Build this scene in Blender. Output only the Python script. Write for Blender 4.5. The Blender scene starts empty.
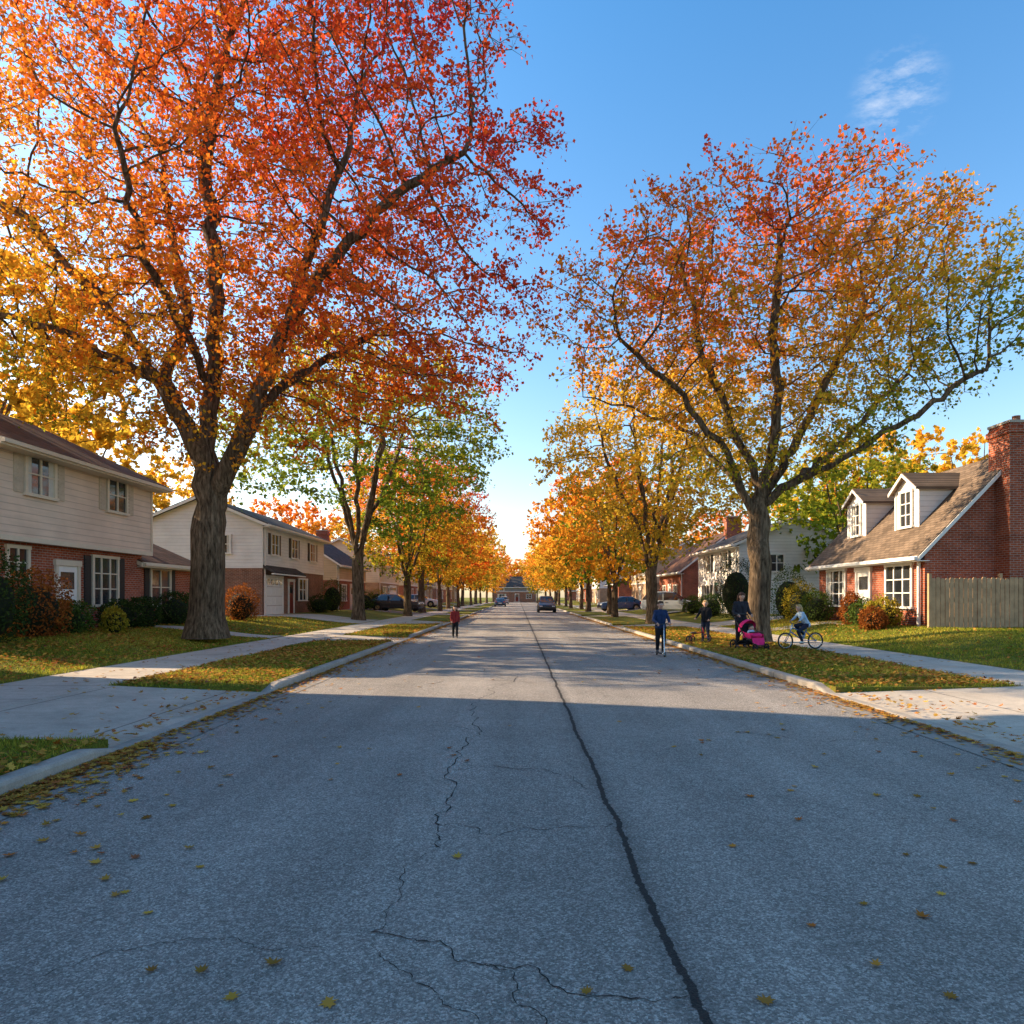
import bpy, bmesh, math, random
import numpy as np
from mathutils import Vector, Matrix
random.seed(5)
rng = np.random.default_rng(11)
sc = bpy.context.scene
COL = sc.collection
sc.view_settings.view_transform = 'Standard'
sc.view_settings.look = 'None'
sc.view_settings.exposure = 0

# ------------------------------------------------------------ materials
def newmat(name):
    m = bpy.data.materials.new(name); m.use_nodes = True
    nt = m.node_tree; nt.nodes.clear()
    out = nt.nodes.new('ShaderNodeOutputMaterial')
    return m, nt, out
class G:
    """tiny node helper"""
    def __init__(s, nt): s.nt = nt
    def n(s, t, **kw):
        nd = s.nt.nodes.new(t)
        for k, v in kw.items(): setattr(nd, k, v)
        return nd
    def link(s, a, b): s.nt.links.new(a, b)
    def setin(s, nd, key, v):
        if hasattr(v, 'is_output'): s.link(v, nd.inputs[key])
        elif v is not None: nd.inputs[key].default_value = v
    def math(s, op, a, b=None, c=None):
        nd = s.n('ShaderNodeMath', operation=op)
        s.setin(nd, 0, a)
        if b is not None: s.setin(nd, 1, b)
        if c is not None: s.setin(nd, 2, c)
        return nd.outputs[0]
    def noise(s, vec, scale, detail=4, rough=.55):
        nd = s.n('ShaderNodeTexNoise'); s.setin(nd, 'Vector', vec)
        nd.inputs['Scale'].default_value = scale; nd.inputs['Detail'].default_value = detail
        nd.inputs['Roughness'].default_value = rough
        return nd.outputs['Fac']
    def ramp(s, fac, stops):
        nd = s.n('ShaderNodeValToRGB'); cr = nd.color_ramp
        while len(cr.elements) < len(stops): cr.elements.new(.5)
        for e, (p, c) in zip(cr.elements, stops):
            e.position = p; e.color = (c[0], c[1], c[2], 1) if not isinstance(c, (int, float)) else (c, c, c, 1)
        s.setin(nd, 'Fac', fac)
        return nd.outputs['Color']
    def mix(s, f, a, b, mode='MIX'):
        nd = s.n('ShaderNodeMix', data_type='RGBA', blend_type=mode)
        s.setin(nd, 0, f)
        for i, v in ((6, a), (7, b)):
            if isinstance(v, (tuple, list)): v = (v[0], v[1], v[2], 1)
            s.setin(nd, i, v)
        return nd.outputs[2]
    def pos(s): return s.n('ShaderNodeNewGeometry').outputs['Position']
    def obj(s): return s.n('ShaderNodeTexCoord').outputs['Object']
    def sep(s, v):
        nd = s.n('ShaderNodeSeparateXYZ'); s.link(v, nd.inputs[0]); return nd.outputs
    def comb(s, x, y, z):
        nd = s.n('ShaderNodeCombineXYZ'); s.setin(nd, 0, x); s.setin(nd, 1, y); s.setin(nd, 2, z); return nd.outputs[0]
    def bump(s, h, strength=.5, dist=.02):
        nd = s.n('ShaderNodeBump'); nd.inputs['Strength'].default_value = strength
        nd.inputs['Distance'].default_value = dist; s.link(h, nd.inputs['Height']); return nd.outputs[0]
    def bsdf(s, out, col, rough=.8, normal=None, spec=.3, metal=0):
        nd = s.n('ShaderNodeBsdfPrincipled')
        if isinstance(col, (tuple, list)): col = (col[0], col[1], col[2], 1)
        s.setin(nd, 'Base Color', col); s.setin(nd, 'Roughness', rough)
        nd.inputs['Specular IOR Level'].default_value = spec; nd.inputs['Metallic'].default_value = metal
        if normal is not None: s.link(normal, nd.inputs['Normal'])
        s.link(nd.outputs[0], out.inputs[0]); return nd

def m_plain(name, c, rough=.6, var=.15, scale=6, spec=.3, metal=0, bumpd=0.0):
    m, nt, out = newmat(name); g = G(nt)
    f = g.noise(g.pos(), scale, 5)
    col = g.ramp(f, [(.25, [v*(1-var) for v in c]), (.75, [min(1, v*(1+var)) for v in c])])
    nrm = g.bump(f, .4, bumpd) if bumpd else None
    g.bsdf(out, col, rough, nrm, spec, metal); return m

def m_brick(name, c1, c2, mortar=(.36,.30,.25)):
    m, nt, out = newmat(name); g = G(nt)
    x, y, z = g.sep(g.pos())
    v = g.comb(g.math('ADD', x, y), z, 0.0)
    b = g.n('ShaderNodeTexBrick'); g.link(v, b.inputs['Vector'])
    b.inputs['Color1'].default_value = (*c1, 1); b.inputs['Color2'].default_value = (*c2, 1)
    b.inputs['Mortar'].default_value = (*mortar, 1)
    b.inputs['Scale'].default_value = 1; b.inputs['Mortar Size'].default_value = .008
    b.inputs['Brick Width'].default_value = .23; b.inputs['Row Height'].default_value = .078
    b.inputs['Bias'].default_value = -.1
    n1 = g.noise(g.pos(), 1.3, 5)
    col = g.mix(1.0, b.outputs['Color'], g.ramp(n1, [(.3, .72), (.7, 1.15)]), 'MULTIPLY')
    n2 = g.noise(v, 9, 3)
    col = g.mix(1.0, col, g.ramp(n2, [(.3, .8), (.7, 1.15)]), 'MULTIPLY')
    h = g.math('SUBTRACT', 1.0, b.outputs['Fac'])
    g.bsdf(out, col, .9, g.bump(h, .6, .01), .15); return m

def m_siding(name, c, lap=.2):
    m, nt, out = newmat(name); g = G(nt)
    x, y, z = g.sep(g.pos())
    fr = g.math('FRACT', g.math('DIVIDE', z, lap))
    edge = g.math('LESS_THAN', fr, .1)
    n1 = g.noise(g.pos(), .9, 6); n2 = g.noise(g.comb(g.math('MULTIPLY', g.math('ADD', x, y), .6), g.math('MULTIPLY', z, 7.0), 0.0), 1.5, 3)
    col = g.ramp(n1, [(.3, [v*.86 for v in c]), (.7, [min(1, v*1.06) for v in c])])
    col = g.mix(1.0, col, g.ramp(n2, [(.3, .93), (.7, 1.04)]), 'MULTIPLY')
    col = g.mix(g.math('MULTIPLY', edge, .45), col, [v*.45 for v in c])
    g.bsdf(out, col, .6, g.bump(g.math('SUBTRACT', 1.0, fr), .9, .02), .25); return m

def m_shingle(name, c):
    m, nt, out = newmat(name); g = G(nt)
    x, y, z = g.sep(g.pos())
    v = g.comb(g.math('ADD', y, g.math('MULTIPLY', x, .013)), g.math('MULTIPLY', z, 1.6), 0.0)
    b = g.n('ShaderNodeTexBrick'); g.link(v, b.inputs['Vector'])
    b.inputs['Color1'].default_value = (*[q*.75 for q in c], 1); b.inputs['Color2'].default_value = (*[q*1.25 for q in c], 1)
    b.inputs['Mortar'].default_value = (*[q*.45 for q in c], 1)
    b.inputs['Scale'].default_value = 1; b.inputs['Mortar Size'].default_value = .012
    b.inputs['Brick Width'].default_value = .32; b.inputs['Row Height'].default_value = .16
    n1 = g.noise(g.pos(), 1.1, 5)
    col = g.mix(1.0, b.outputs['Color'], g.ramp(n1, [(.3, .75), (.7, 1.2)]), 'MULTIPLY')
    h = g.math('SUBTRACT', g.noise(g.pos(), 40, 3), b.outputs['Fac'])
    g.bsdf(out, col, .9, g.bump(h, .5, .015), .15); return m

def m_leaf(name, stops, trans=.52, gain=1.5):
    m, nt, out = newmat(name); g = G(nt)
    a = g.n('ShaderNodeAttribute'); a.attribute_name = 'leafc'
    r, gg, b = g.sep(a.outputs['Vector'])
    col = g.ramp(r, stops)
    br = g.ramp(gg, [(0, .58), (1, 1.0)])
    col = g.mix(1.0, col, br, 'MULTIPLY')
    col = g.mix(1.0, col, (gain, gain, gain), 'MULTIPLY')
    d = g.n('ShaderNodeBsdfDiffuse'); t = g.n('ShaderNodeBsdfTranslucent')
    g.link(col, d.inputs[0]); g.link(col, t.inputs[0])
    ms = g.n('ShaderNodeMixShader'); ms.inputs[0].default_value = trans
    g.link(d.outputs[0], ms.inputs[1]); g.link(t.outputs[0], ms.inputs[2])
    g.link(ms.outputs[0], out.inputs[0]); return m

def m_bark():
    m, nt, out = newmat('bark'); g = G(nt)
    x, y, z = g.sep(g.obj())
    v = g.comb(g.math('MULTIPLY', x, 9.0), g.math('MULTIPLY', y, 9.0), g.math('MULTIPLY', z, 1.6))
    n1 = g.noise(v, 1.6, 6, .65); n2 = g.noise(g.obj(), .8, 3)
    col = g.ramp(n1, [(.35, (.035, .023, .014)), (.52, (.13, .09, .056)), (.70, (.25, .175, .115))])
    col = g.mix(1.0, col, g.ramp(n2, [(.3, .75), (.7, 1.2)]), 'MULTIPLY')
    g.bsdf(out, col, .95, g.bump(n1, 1.0, .06), .1); return m

def m_asphalt():
    m, nt, out = newmat('asphalt'); g = G(nt)
    p = g.pos(); x, y, z = g.sep(p)
    vor = g.n('ShaderNodeTexVoronoi'); g.link(p, vor.inputs['Vector']); vor.inputs['Scale'].default_value = 105
    vr, vg, vb = g.sep(vor.outputs['Color'])
    fine = g.noise(p, 170, 3, .7); mid = g.noise(p, 14, 5, .65); big = g.noise(p, .55, 5, .6)
    str_ = g.noise(g.comb(g.math('MULTIPLY', x, 1.4), g.math('MULTIPLY', y, .06), 0.0), 1.0, 4)
    col = g.ramp(vr, [(0, (.18, .159, .140)), (.6, (.295, .262, .232)), (1, (.50, .455, .405))])
    col = g.mix(1.0, col, g.ramp(fine, [(.3, .50), (.7, 1.4)]), 'MULTIPLY')
    col = g.mix(1.0, col, g.ramp(mid, [(.3, .86), (.7, 1.1)]), 'MULTIPLY')
    col = g.mix(1.0, col, g.ramp(big, [(.3, .84), (.7, 1.1)]), 'MULTIPLY')
    col = g.mix(1.0, col, g.ramp(str_, [(.35, .84), (.65, 1.1)]), 'MULTIPLY')
    w1 = g.noise(g.comb(0.0, g.math('MULTIPLY', y, .7), 3.0), 1.0, 6, .7)
    cx = g.math('MULTIPLY_ADD', w1, .16, .60)
    dx = g.math('ABSOLUTE', g.math('SUBTRACT', x, cx))
    n3 = g.noise(p, 22, 5, .7)
    wid = g.math('MULTIPLY_ADD', n3, .055, -.008)
    seam = g.math('LESS_THAN', dx, wid)
    soft = g.n('ShaderNodeMapRange'); g.link(dx, soft.inputs[0]); soft.inputs[1].default_value = .0; soft.inputs[2].default_value = .13
    soft.inputs[3].default_value = .45; soft.inputs[4].default_value = 0
    col = g.mix(soft.outputs[0], col, (.06, .058, .056))
    col = g.mix(g.math('MULTIPLY', seam, .88), col, (.014, .013, .013))
    h = g.math('ADD', g.math('MULTIPLY', vor.outputs['Distance'], -1.0), g.math('MULTIPLY', seam, -2.0))
    h = g.math('ADD', h, g.math('MULTIPLY', mid, .8))
    g.bsdf(out, col, .88, g.bump(h, .6, .012), .25); return m

def m_concrete(name, c, joint=1.5, axis='y'):
    m, nt, out = newmat(name); g = G(nt)
    p = g.pos(); x, y, z = g.sep(p)
    n1 = g.noise(p, 1.0, 6, .6); n2 = g.noise(p, 60, 4, .7); n3 = g.noise(p, 6, 5, .7)
    col = g.ramp(n1, [(.3, [v*.8 for v in c]), (.7, [v*1.1 for v in c])])
    col = g.mix(1.0, col, g.ramp(n2, [(.3, .8), (.7, 1.15)]), 'MULTIPLY')
    col = g.mix(1.0, col, g.ramp(n3, [(.3, .84), (.65, 1.06)]), 'MULTIPLY')
    if joint:
        a = y if axis == 'y' else x
        fr = g.math('FRACT', g.math('ADD', g.math('DIVIDE', a, joint), 100.0))
        j = g.math('LESS_THAN', g.math('ABSOLUTE', g.math('SUBTRACT', fr, .5)), .012/joint)
        col = g.mix(g.math('MULTIPLY', j, .75), col, (.07, .06, .05))
        h = g.math('SUBTRACT', n2, g.math('MULTIPLY', j, 2.0))
    else: h = n2
    g.bsdf(out, col, .88, g.bump(h, .4, .008), .2); return m

def m_grass():
    m, nt, out = newmat('grass'); g = G(nt)
    p = g.pos()
    n1 = g.noise(p, .5, 5, .6); n2 = g.noise(p, 35, 5, .75); n3 = g.noise(p, 3, 5, .75)
    col = g.ramp(n1, [(.3, (.09, .125, .018)), (.5, (.15, .17, .024)), (.72, (.24, .21, .04))])
    col = g.mix(1.0, col, g.ramp(n2, [(.3, .35), (.7, 1.6)]), 'MULTIPLY')
    col = g.mix(g.ramp(n3, [(.50, 0.0), (.62, .75)]), col, (.28, .16, .035))
    g.bsdf(out, col, .9, g.bump(n2, .9, .05), .1); return m

def m_glass():
    m, nt, out = newmat('window_glass'); g = G(nt)
    n1 = g.noise(g.pos(), .7, 2)
    col = g.ramp(n1, [(.35, (.012, .014, .017)), (.65, (.05, .055, .06))])
    g.bsdf(out, col, .06, g.bump(g.noise(g.pos(), 1.2, 1), .15, .02), .9); return m

BARK = m_bark(); ASPH = m_asphalt(); GRASS = m_grass(); GLASS = m_glass()
CONC = m_concrete('concrete_walk', (.50, .435, .36)); CURB = m_concrete('concrete_kerb', (.38, .335, .285), 3.0)
DRIVE = m_concrete('concrete_drive', (.48, .415, .34), 1.9, 'x'); GUT = m_concrete('concrete_gutter', (.29, .26, .23), 3.0)
BR_RED = m_brick('red_brick', (.40, .09, .038), (.27, .058, .028))
BR_DK = m_brick('brown_brick', (.30, .11, .06), (.20, .075, .045))
BR_TAN = m_brick('tan_brick', (.44, .28, .17), (.36, .21, .12))
SD_BEIGE = m_siding('beige_siding', (.74, .57, .44)); SD_WHITE = m_siding('white_siding', (.80, .76, .72))
SD_TAN = m_siding('tan_siding', (.60, .44, .28)); SD_GREY = m_siding('grey_siding', (.24, .26, .29)); SD_CREAM = m_siding('cream_siding', (.70, .60, .44))
RF_BR = m_shingle('brown_shingles', (.12, .06, .04)); RF_GR = m_shingle('grey_shingles', (.075, .066, .062)); RF_TAN = m_shingle('tan_shingles', (.17, .12, .085))
WHITE = m_plain('white_trim', (.78, .74, .69), .5, .05); CREAMT = m_plain('cream_trim', (.66, .56, .43), .5, .06)
SHUT_DK = m_plain('dark_shutter', (.02, .022, .025), .5); SHUT_BG = m_plain('beige_shutter', (.50, .41, .31), .6)
DOOR_R = m_plain('dark_red_door', (.18, .03, .02), .4); DOOR_G = m_plain('green_door', (.05, .12, .10), .4)
WOOD = m_plain('weathered_wood', (.46, .29, .16), .85, .3, 3, .15, 0, .01)
CURTAIN = m_plain('curtain', (.55, .52, .46), .9, .1)
BLACKM = m_plain('black_metal', (.02, .02, .022), .45); RUBBER = m_plain('rubber', (.018, .018, .018), .8); CHROME = m_plain('steel', (.6, .6, .6), .25, .05, 5, .5, 1)
CRACK = m_plain('crack_dark', (.02, .019, .018), .95)

# ------------------------------------------------------------ mesh builder
def empty(name, loc=(0, 0, 0), rotz=0, scale=1):
    e = bpy.data.objects.new(name, None); e.location = loc; e.rotation_euler = (0, 0, rotz)
    e.scale = (scale,)*3; e.empty_display_size = .3; COL.objects.link(e); return e
class MB:
    def __init__(s): s.v = []; s.f = []; s.m = []; s.mats = []
    def mi(s, mat):
        if mat not in s.mats: s.mats.append(mat)
        return s.mats.index(mat)
    def add(s, vs, fs, mat):
        o = len(s.v); s.v += [tuple(p) for p in vs]; k = s.mi(mat)
        for f in fs: s.f.append([o+i for i in f]); s.m.append(k)
    def box(s, x0, x1, y0, y1, z0, z1, mat, fn=None):
        c = [(x, y, z) for z in (z0, z1) for y in (y0, y1) for x in (x0, x1)]
        if fn: c = [fn(*p) for p in c]
        s.add(c, [(0,2,3,1),(4,5,7,6),(0,1,5,4),(2,6,7,3),(0,4,6,2),(1,3,7,5)], mat)
    def prism(s, prof, a0, a1, mat, fn):
        n = len(prof); vs = [fn(a0, *p) for p in prof]+[fn(a1, *p) for p in prof]
        fs = [tuple(range(n)), tuple(range(2*n-1, n-1, -1))]+[(i, (i+1) % n, n+(i+1) % n, n+i) for i in range(n)]
        s.add(vs, fs, mat)
    def tube(s, path, rad, mat, n=8, cap=True):
        path = [Vector(p) for p in path]
        if isinstance(rad, (int, float)): rad = [rad]*len(path)
        vs = []; ref = None
        for i, p in enumerate(path):
            d = (path[min(i+1, len(path)-1)]-path[max(i-1, 0)]).normalized()
            if ref is None: ref = Vector((0, 0, 1)) if abs(d.z) < .9 else Vector((1, 0, 0))
            a = d.cross(ref)
            if a.length < 1e-4: ref = Vector((0, 1, 0)); a = d.cross(ref)
            a.normalize(); b = d.cross(a)
            for k in range(n):
                t = 2*math.pi*k/n; vs.append(p+(a*math.cos(t)+b*math.sin(t))*rad[i])
        fs = []
        for i in range(len(path)-1):
            for k in range(n): fs.append((i*n+k, i*n+(k+1) % n, (i+1)*n+(k+1) % n, (i+1)*n+k))
        if cap: fs.append(tuple(range(n))); fs.append(tuple(range(len(vs)-n, len(vs))))
        s.add(vs, fs, mat)
    def torus(s, c, axis, R, r, mat, n=28, m=8):
        c = Vector(c); ax = Vector(axis).normalized(); a = ax.orthogonal().normalized(); b = ax.cross(a)
        vs = []; fs = []
        for i in range(n):
            t = 2*math.pi*i/n; d = a*math.cos(t)+b*math.sin(t)
            for j in range(m):
                q = 2*math.pi*j/m; vs.append(c+d*(R+r*math.cos(q))+ax*r*math.sin(q))
        for i in range(n):
            for j in range(m):
                fs.append((i*m+j, ((i+1) % n)*m+j, ((i+1) % n)*m+(j+1) % m, i*m+(j+1) % m))
        s.add(vs, fs, mat)
    def ell(s, c, r, mat, n=12, m=8):
        vs = []; fs = []
        for i in range(m+1):
            ph = math.pi*i/m
            for j in range(n):
                t = 2*math.pi*j/n
                vs.append((c[0]+r[0]*math.sin(ph)*math.cos(t), c[1]+r[1]*math.sin(ph)*math.sin(t), c[2]+r[2]*math.cos(ph)))
        for i in range(m):
            for j in range(n): fs.append((i*n+j, (i+1)*n+j, (i+1)*n+(j+1) % n, i*n+(j+1) % n))
        s.add(vs, fs, mat)
    def done(s, name, parent=None, smooth=False, bevel=0):
        me = bpy.data.meshes.new(name); me.from_pydata(s.v, [], s.f); me.update()
        for m in s.mats: me.materials.append(m)
        me.polygons.foreach_set('material_index', s.m)
        if smooth: me.polygons.foreach_set('use_smooth', [True]*len(s.f))
        ob = bpy.data.objects.new(name, me); COL.objects.link(ob)
        if parent: ob.parent = parent
        if bevel:
            b = ob.modifiers.new('bev', 'BEVEL'); b.width = bevel; b.segments = 2
        return ob

def np_mesh(name, verts, quads, attr=None, mat=None, tri=False):
    k = 3 if tri else 4
    me = bpy.data.meshes.new(name)
    me.vertices.add(len(verts)); me.vertices.foreach_set('co', np.ascontiguousarray(verts, dtype=np.float32).ravel())
    nf = len(quads)
    me.loops.add(nf*k); me.loops.foreach_set('vertex_index', np.ascontiguousarray(quads, dtype=np.int32).ravel())
    me.polygons.add(nf); me.polygons.foreach_set('loop_start', np.arange(0, nf*k, k, dtype=np.int32))
    try: me.polygons.foreach_set('loop_total', np.full(nf, k, dtype=np.int32))
    except Exception: pass
    if attr is not None:
        a = me.attributes.new('leafc', 'FLOAT_COLOR', 'POINT')
        a.data.foreach_set('color', np.ascontiguousarray(attr, dtype=np.float32).ravel())
    me.update(calc_edges=True)
    if mat: me.materials.append(mat)
    return me

# ------------------------------------------------------------ ground
def sm(t): t = max(0, min(1, t)); return t*t*(3-2*t)
def lawn_z(x):
    if x < 0: return .15+.38*sm((-8.7-x)/4.5)
    return .15+.40*sm((x-10)/4.0)
LDR = [(7.1, 11.3), (23.0, 26.3), (37.5, 43.0), (57, 61), (76, 80), (96, 100), (118, 122)]
RDR = [(3.5, 11.2), (34.0, 37.5), (52.5, 56), (68, 72), (90, 94), (112, 116)]
b = MB()
prof = [(-900, -3), (-120, .53), (-14.5, lawn_z(-14.5))]+[(-13.2+i*.5, lawn_z(-13.2+i*.5)) for i in range(10)]+[(-8.6, .10), (-8.6, -.04), (9.9, -.04), (9.9, .10)]
prof += [(10+i*.5, lawn_z(10+i*.5)) for i in range(9)]+[(14.5, lawn_z(14.5)), (120, .55), (900, -3)]
ys = [-200, -20, 200, 1200]
vs = [(x, y, z) for y in ys for x, z in prof]; n = len(prof)
b.add(vs, [(j*n+i, j*n+i+1, (j+1)*n+i+1, (j+1)*n+i) for j in range(len(ys)-1) for i in range(n-1)], GRASS)
b.done('ground')
b = MB(); ry = [-60, 0, 10, 30, 80, 178]
vs = [(x, y, z) for y in ry for x, z in [(-4.1, 0), (-1.5, .035), (.5, .045), (2.5, .035), (5.05, 0)]]
b.add(vs, [(j*5+i, j*5+i+1, (j+1)*5+i+1, (j+1)*5+i) for j in range(len(ry)-1) for i in range(4)], ASPH)
b.box(-80, 80, 178, 187, -.02, .14, ASPH)
b.done('road')
def road_z(x):
    return float(np.interp(x, [-4.1, -1.5, .5, 2.5, 5.05], [0, .035, .045, .035, 0]))
def kerb(name, xi, sgn, drives):
    b = MB(); st = [(-60, .13)]
    for a, c in drives: st += [(a-.5, .13), (a, .025), (c, .025), (c+.5, .13)]
    st += [(178, .13)]
    pr = lambda h: [(0, -.05), (.0, h-.035), (.015, h-.01), (.04, h), (.16, h), (.16, -.05)]
    vs = []
    for y, h in st:
        for p, q in pr(max(h, .03)): vs.append((xi+sgn*p, y, q))
    b.add(vs, [(j*6+i, j*6+i+1, (j+1)*6+i+1, (j+1)*6+i) for j in range(len(st)-1) for i in range(5)], CURB)
    g0, g1 = xi-sgn*.42, xi
    b.add([(g0, -60, road_z(g0)+.006), (g1, -60, .006), (g1, 178, .006), (g0, 178, road_z(g0)+.006)], [(0, 1, 2, 3)], GUT)
    b.done(name)
kerb('kerb', -4.1, -1, LDR); kerb('kerb', 5.05, 1, RDR)
def strips(drives, y0=-60, y1=178):
    out = []; y = y0
    for a, c in drives: out.append((y, a)); y = c
    out.append((y, y1)); return out
b = MB()
for a, c in strips(LDR): b.box(-6.8, -4.262, a, c, -.03, .122, GRASS)
for a, c in strips(RDR): b.box(5.212, 8.3, a, c, -.03, .122, GRASS)
b.done('grass_verge')
b = MB(); b.box(-8.7, -6.802, -60, 178, -.03, .14, CONC); b.done('sidewalk')
b = MB(); b.box(8.302, 10, -60, 178, -.03, .14, CONC); b.done('sidewalk')
def driveway(a, c, side, xend):
    b = MB()
    if side < 0: x0, x1 = -4.262, -6.8
    else: x0, x1 = 5.212, 8.3
    b.add([(x0, a, .028), (x0, c, .028), (x1, c, .137), (x1, a, .137)], [(0, 1, 2, 3)], DRIVE)
    if xend:
        X = (-8.7 if side < 0 else 10.0); pts = []
        nseg = 12
        for i in range(nseg+1):
            xx = X+(xend-X)*i/nseg; pts.append((xx, lawn_z(xx)+.012))
        vs = [(p, yy, q) for p, q in pts for yy in (a, c)]
        b.add(vs, [(2*i, 2*i+1, 2*i+3, 2*i+2) for i in range(nseg)], DRIVE)
    b.done('driveway')
for i, (a, c) in enumerate(LDR): driveway(a, c, -1, [-12.6, None, -15, -26, -26, -26, -26][i])
for i, (a, c) in enumerate(RDR): driveway(a, c, 1, [40, 24, 26, 26, 26, 26][i])
def path(xa, xb, a, c):
    b = MB(); pts = [(xa+(xb-xa)*i/10) for i in range(11)]
    vs = [(p, yy, lawn_z(p)+.014) for p in pts for yy in (a, c)]
    b.add(vs, [(2*i, 2*i+1, 2*i+3, 2*i+2) for i in range(10)], CONC); b.done('garden_path')
path(-8.7, -14.4, 24.0, 25.3); path(10, 14.2, 28.6, 29.9)

# cracks in the asphalt
def fract(pts, rough=.12, lev=4):
    pts = [np.array(p, float) for p in pts]
    for l in range(lev):
        o = [pts[0]]
        for p, q in zip(pts, pts[1:]):
            d = q-p; L = np.linalg.norm(d); nrm = np.array([-d[1], d[0]])/max(L, 1e-6)
            o += [(p+q)/2+nrm*rng.normal(0, rough)*L, q]
        pts = o
    return pts
cr = MB()
def crack(pts, w=.008, rough=.12):
    P = fract(pts, rough); vs = []
    for i, p in enumerate(P):
        d = P[min(i+1, len(P)-1)]-P[max(i-1, 0)]; d /= max(np.linalg.norm(d), 1e-6); nn = np.array([-d[1], d[0]])
        ww = w*(.25+rng.random()*1.0)*(1 if 0 < i < len(P)-1 else .1)
        for sg in (-1, 1):
            q = p+nn*ww*sg/2; vs.append((q[0], q[1], road_z(q[0])+.004))
    cr.add(vs, [(2*i, 2*i+1, 2*i+3, 2*i+2) for i in range(len(P)-1)], CRACK)
crack([(-.2, 17), (-.45, 14), (-.50, 11.5), (-.56, 10.6), (-.48, 8.2), (-.55, 6.7), (-.52, 5.4), (-.57, 4.7), (-.48, 4.24)], .012)
crack([(-.48, 4.24), (-.62, 3.6), (-.69, 3.17)], .005)
crack([(-.69, 3.17), (-.40, 3.08), (-.16, 2.89), (.09, 2.82), (.36, 2.66), (.67, 2.66)], .007)
crack([(-.16, 2.89), (.0, 2.7), (.1, 2.4)], .005)
crack([(-.57, 6.14), (.2, 6.2), (.58, 5.5)], .009)
crack([(-.57, 4.7), (-.12, 4.46), (.28, 4.6), (.67, 4.7)], .007)
crack([(-1.97, 2.82), (-1.81, 3.03), (-1.57, 3.08), (-1.27, 3.11), (-.84, 3.05)], .005)
crack([(2.0, 7.9), (3.1, 7.5), (4.13, 7.4)], .008); crack([(1.5, 6.1), (1.9, 5.4), (2.6, 4.9)], .004)
crack([(-.61, 3.0), (-.4, 2.75), (-.14, 2.5)], .005); crack([(-.55, 8.8), (-.1, 8.7), (.3, 8.9), (.6, 8.6)], .007)
crack([(-1.2, 8.2), (-.5, 8.0)], .008); crack([(.7, 9.5), (2.2, 9.8), (3.5, 9.3)], .008)
crack([(-3.6, 12), (-2, 12.3), (.6, 12.1)], .012); crack([(.7, 15), (3, 15.4), (5, 15)], .014)
cr.done('road_cracks')

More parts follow.
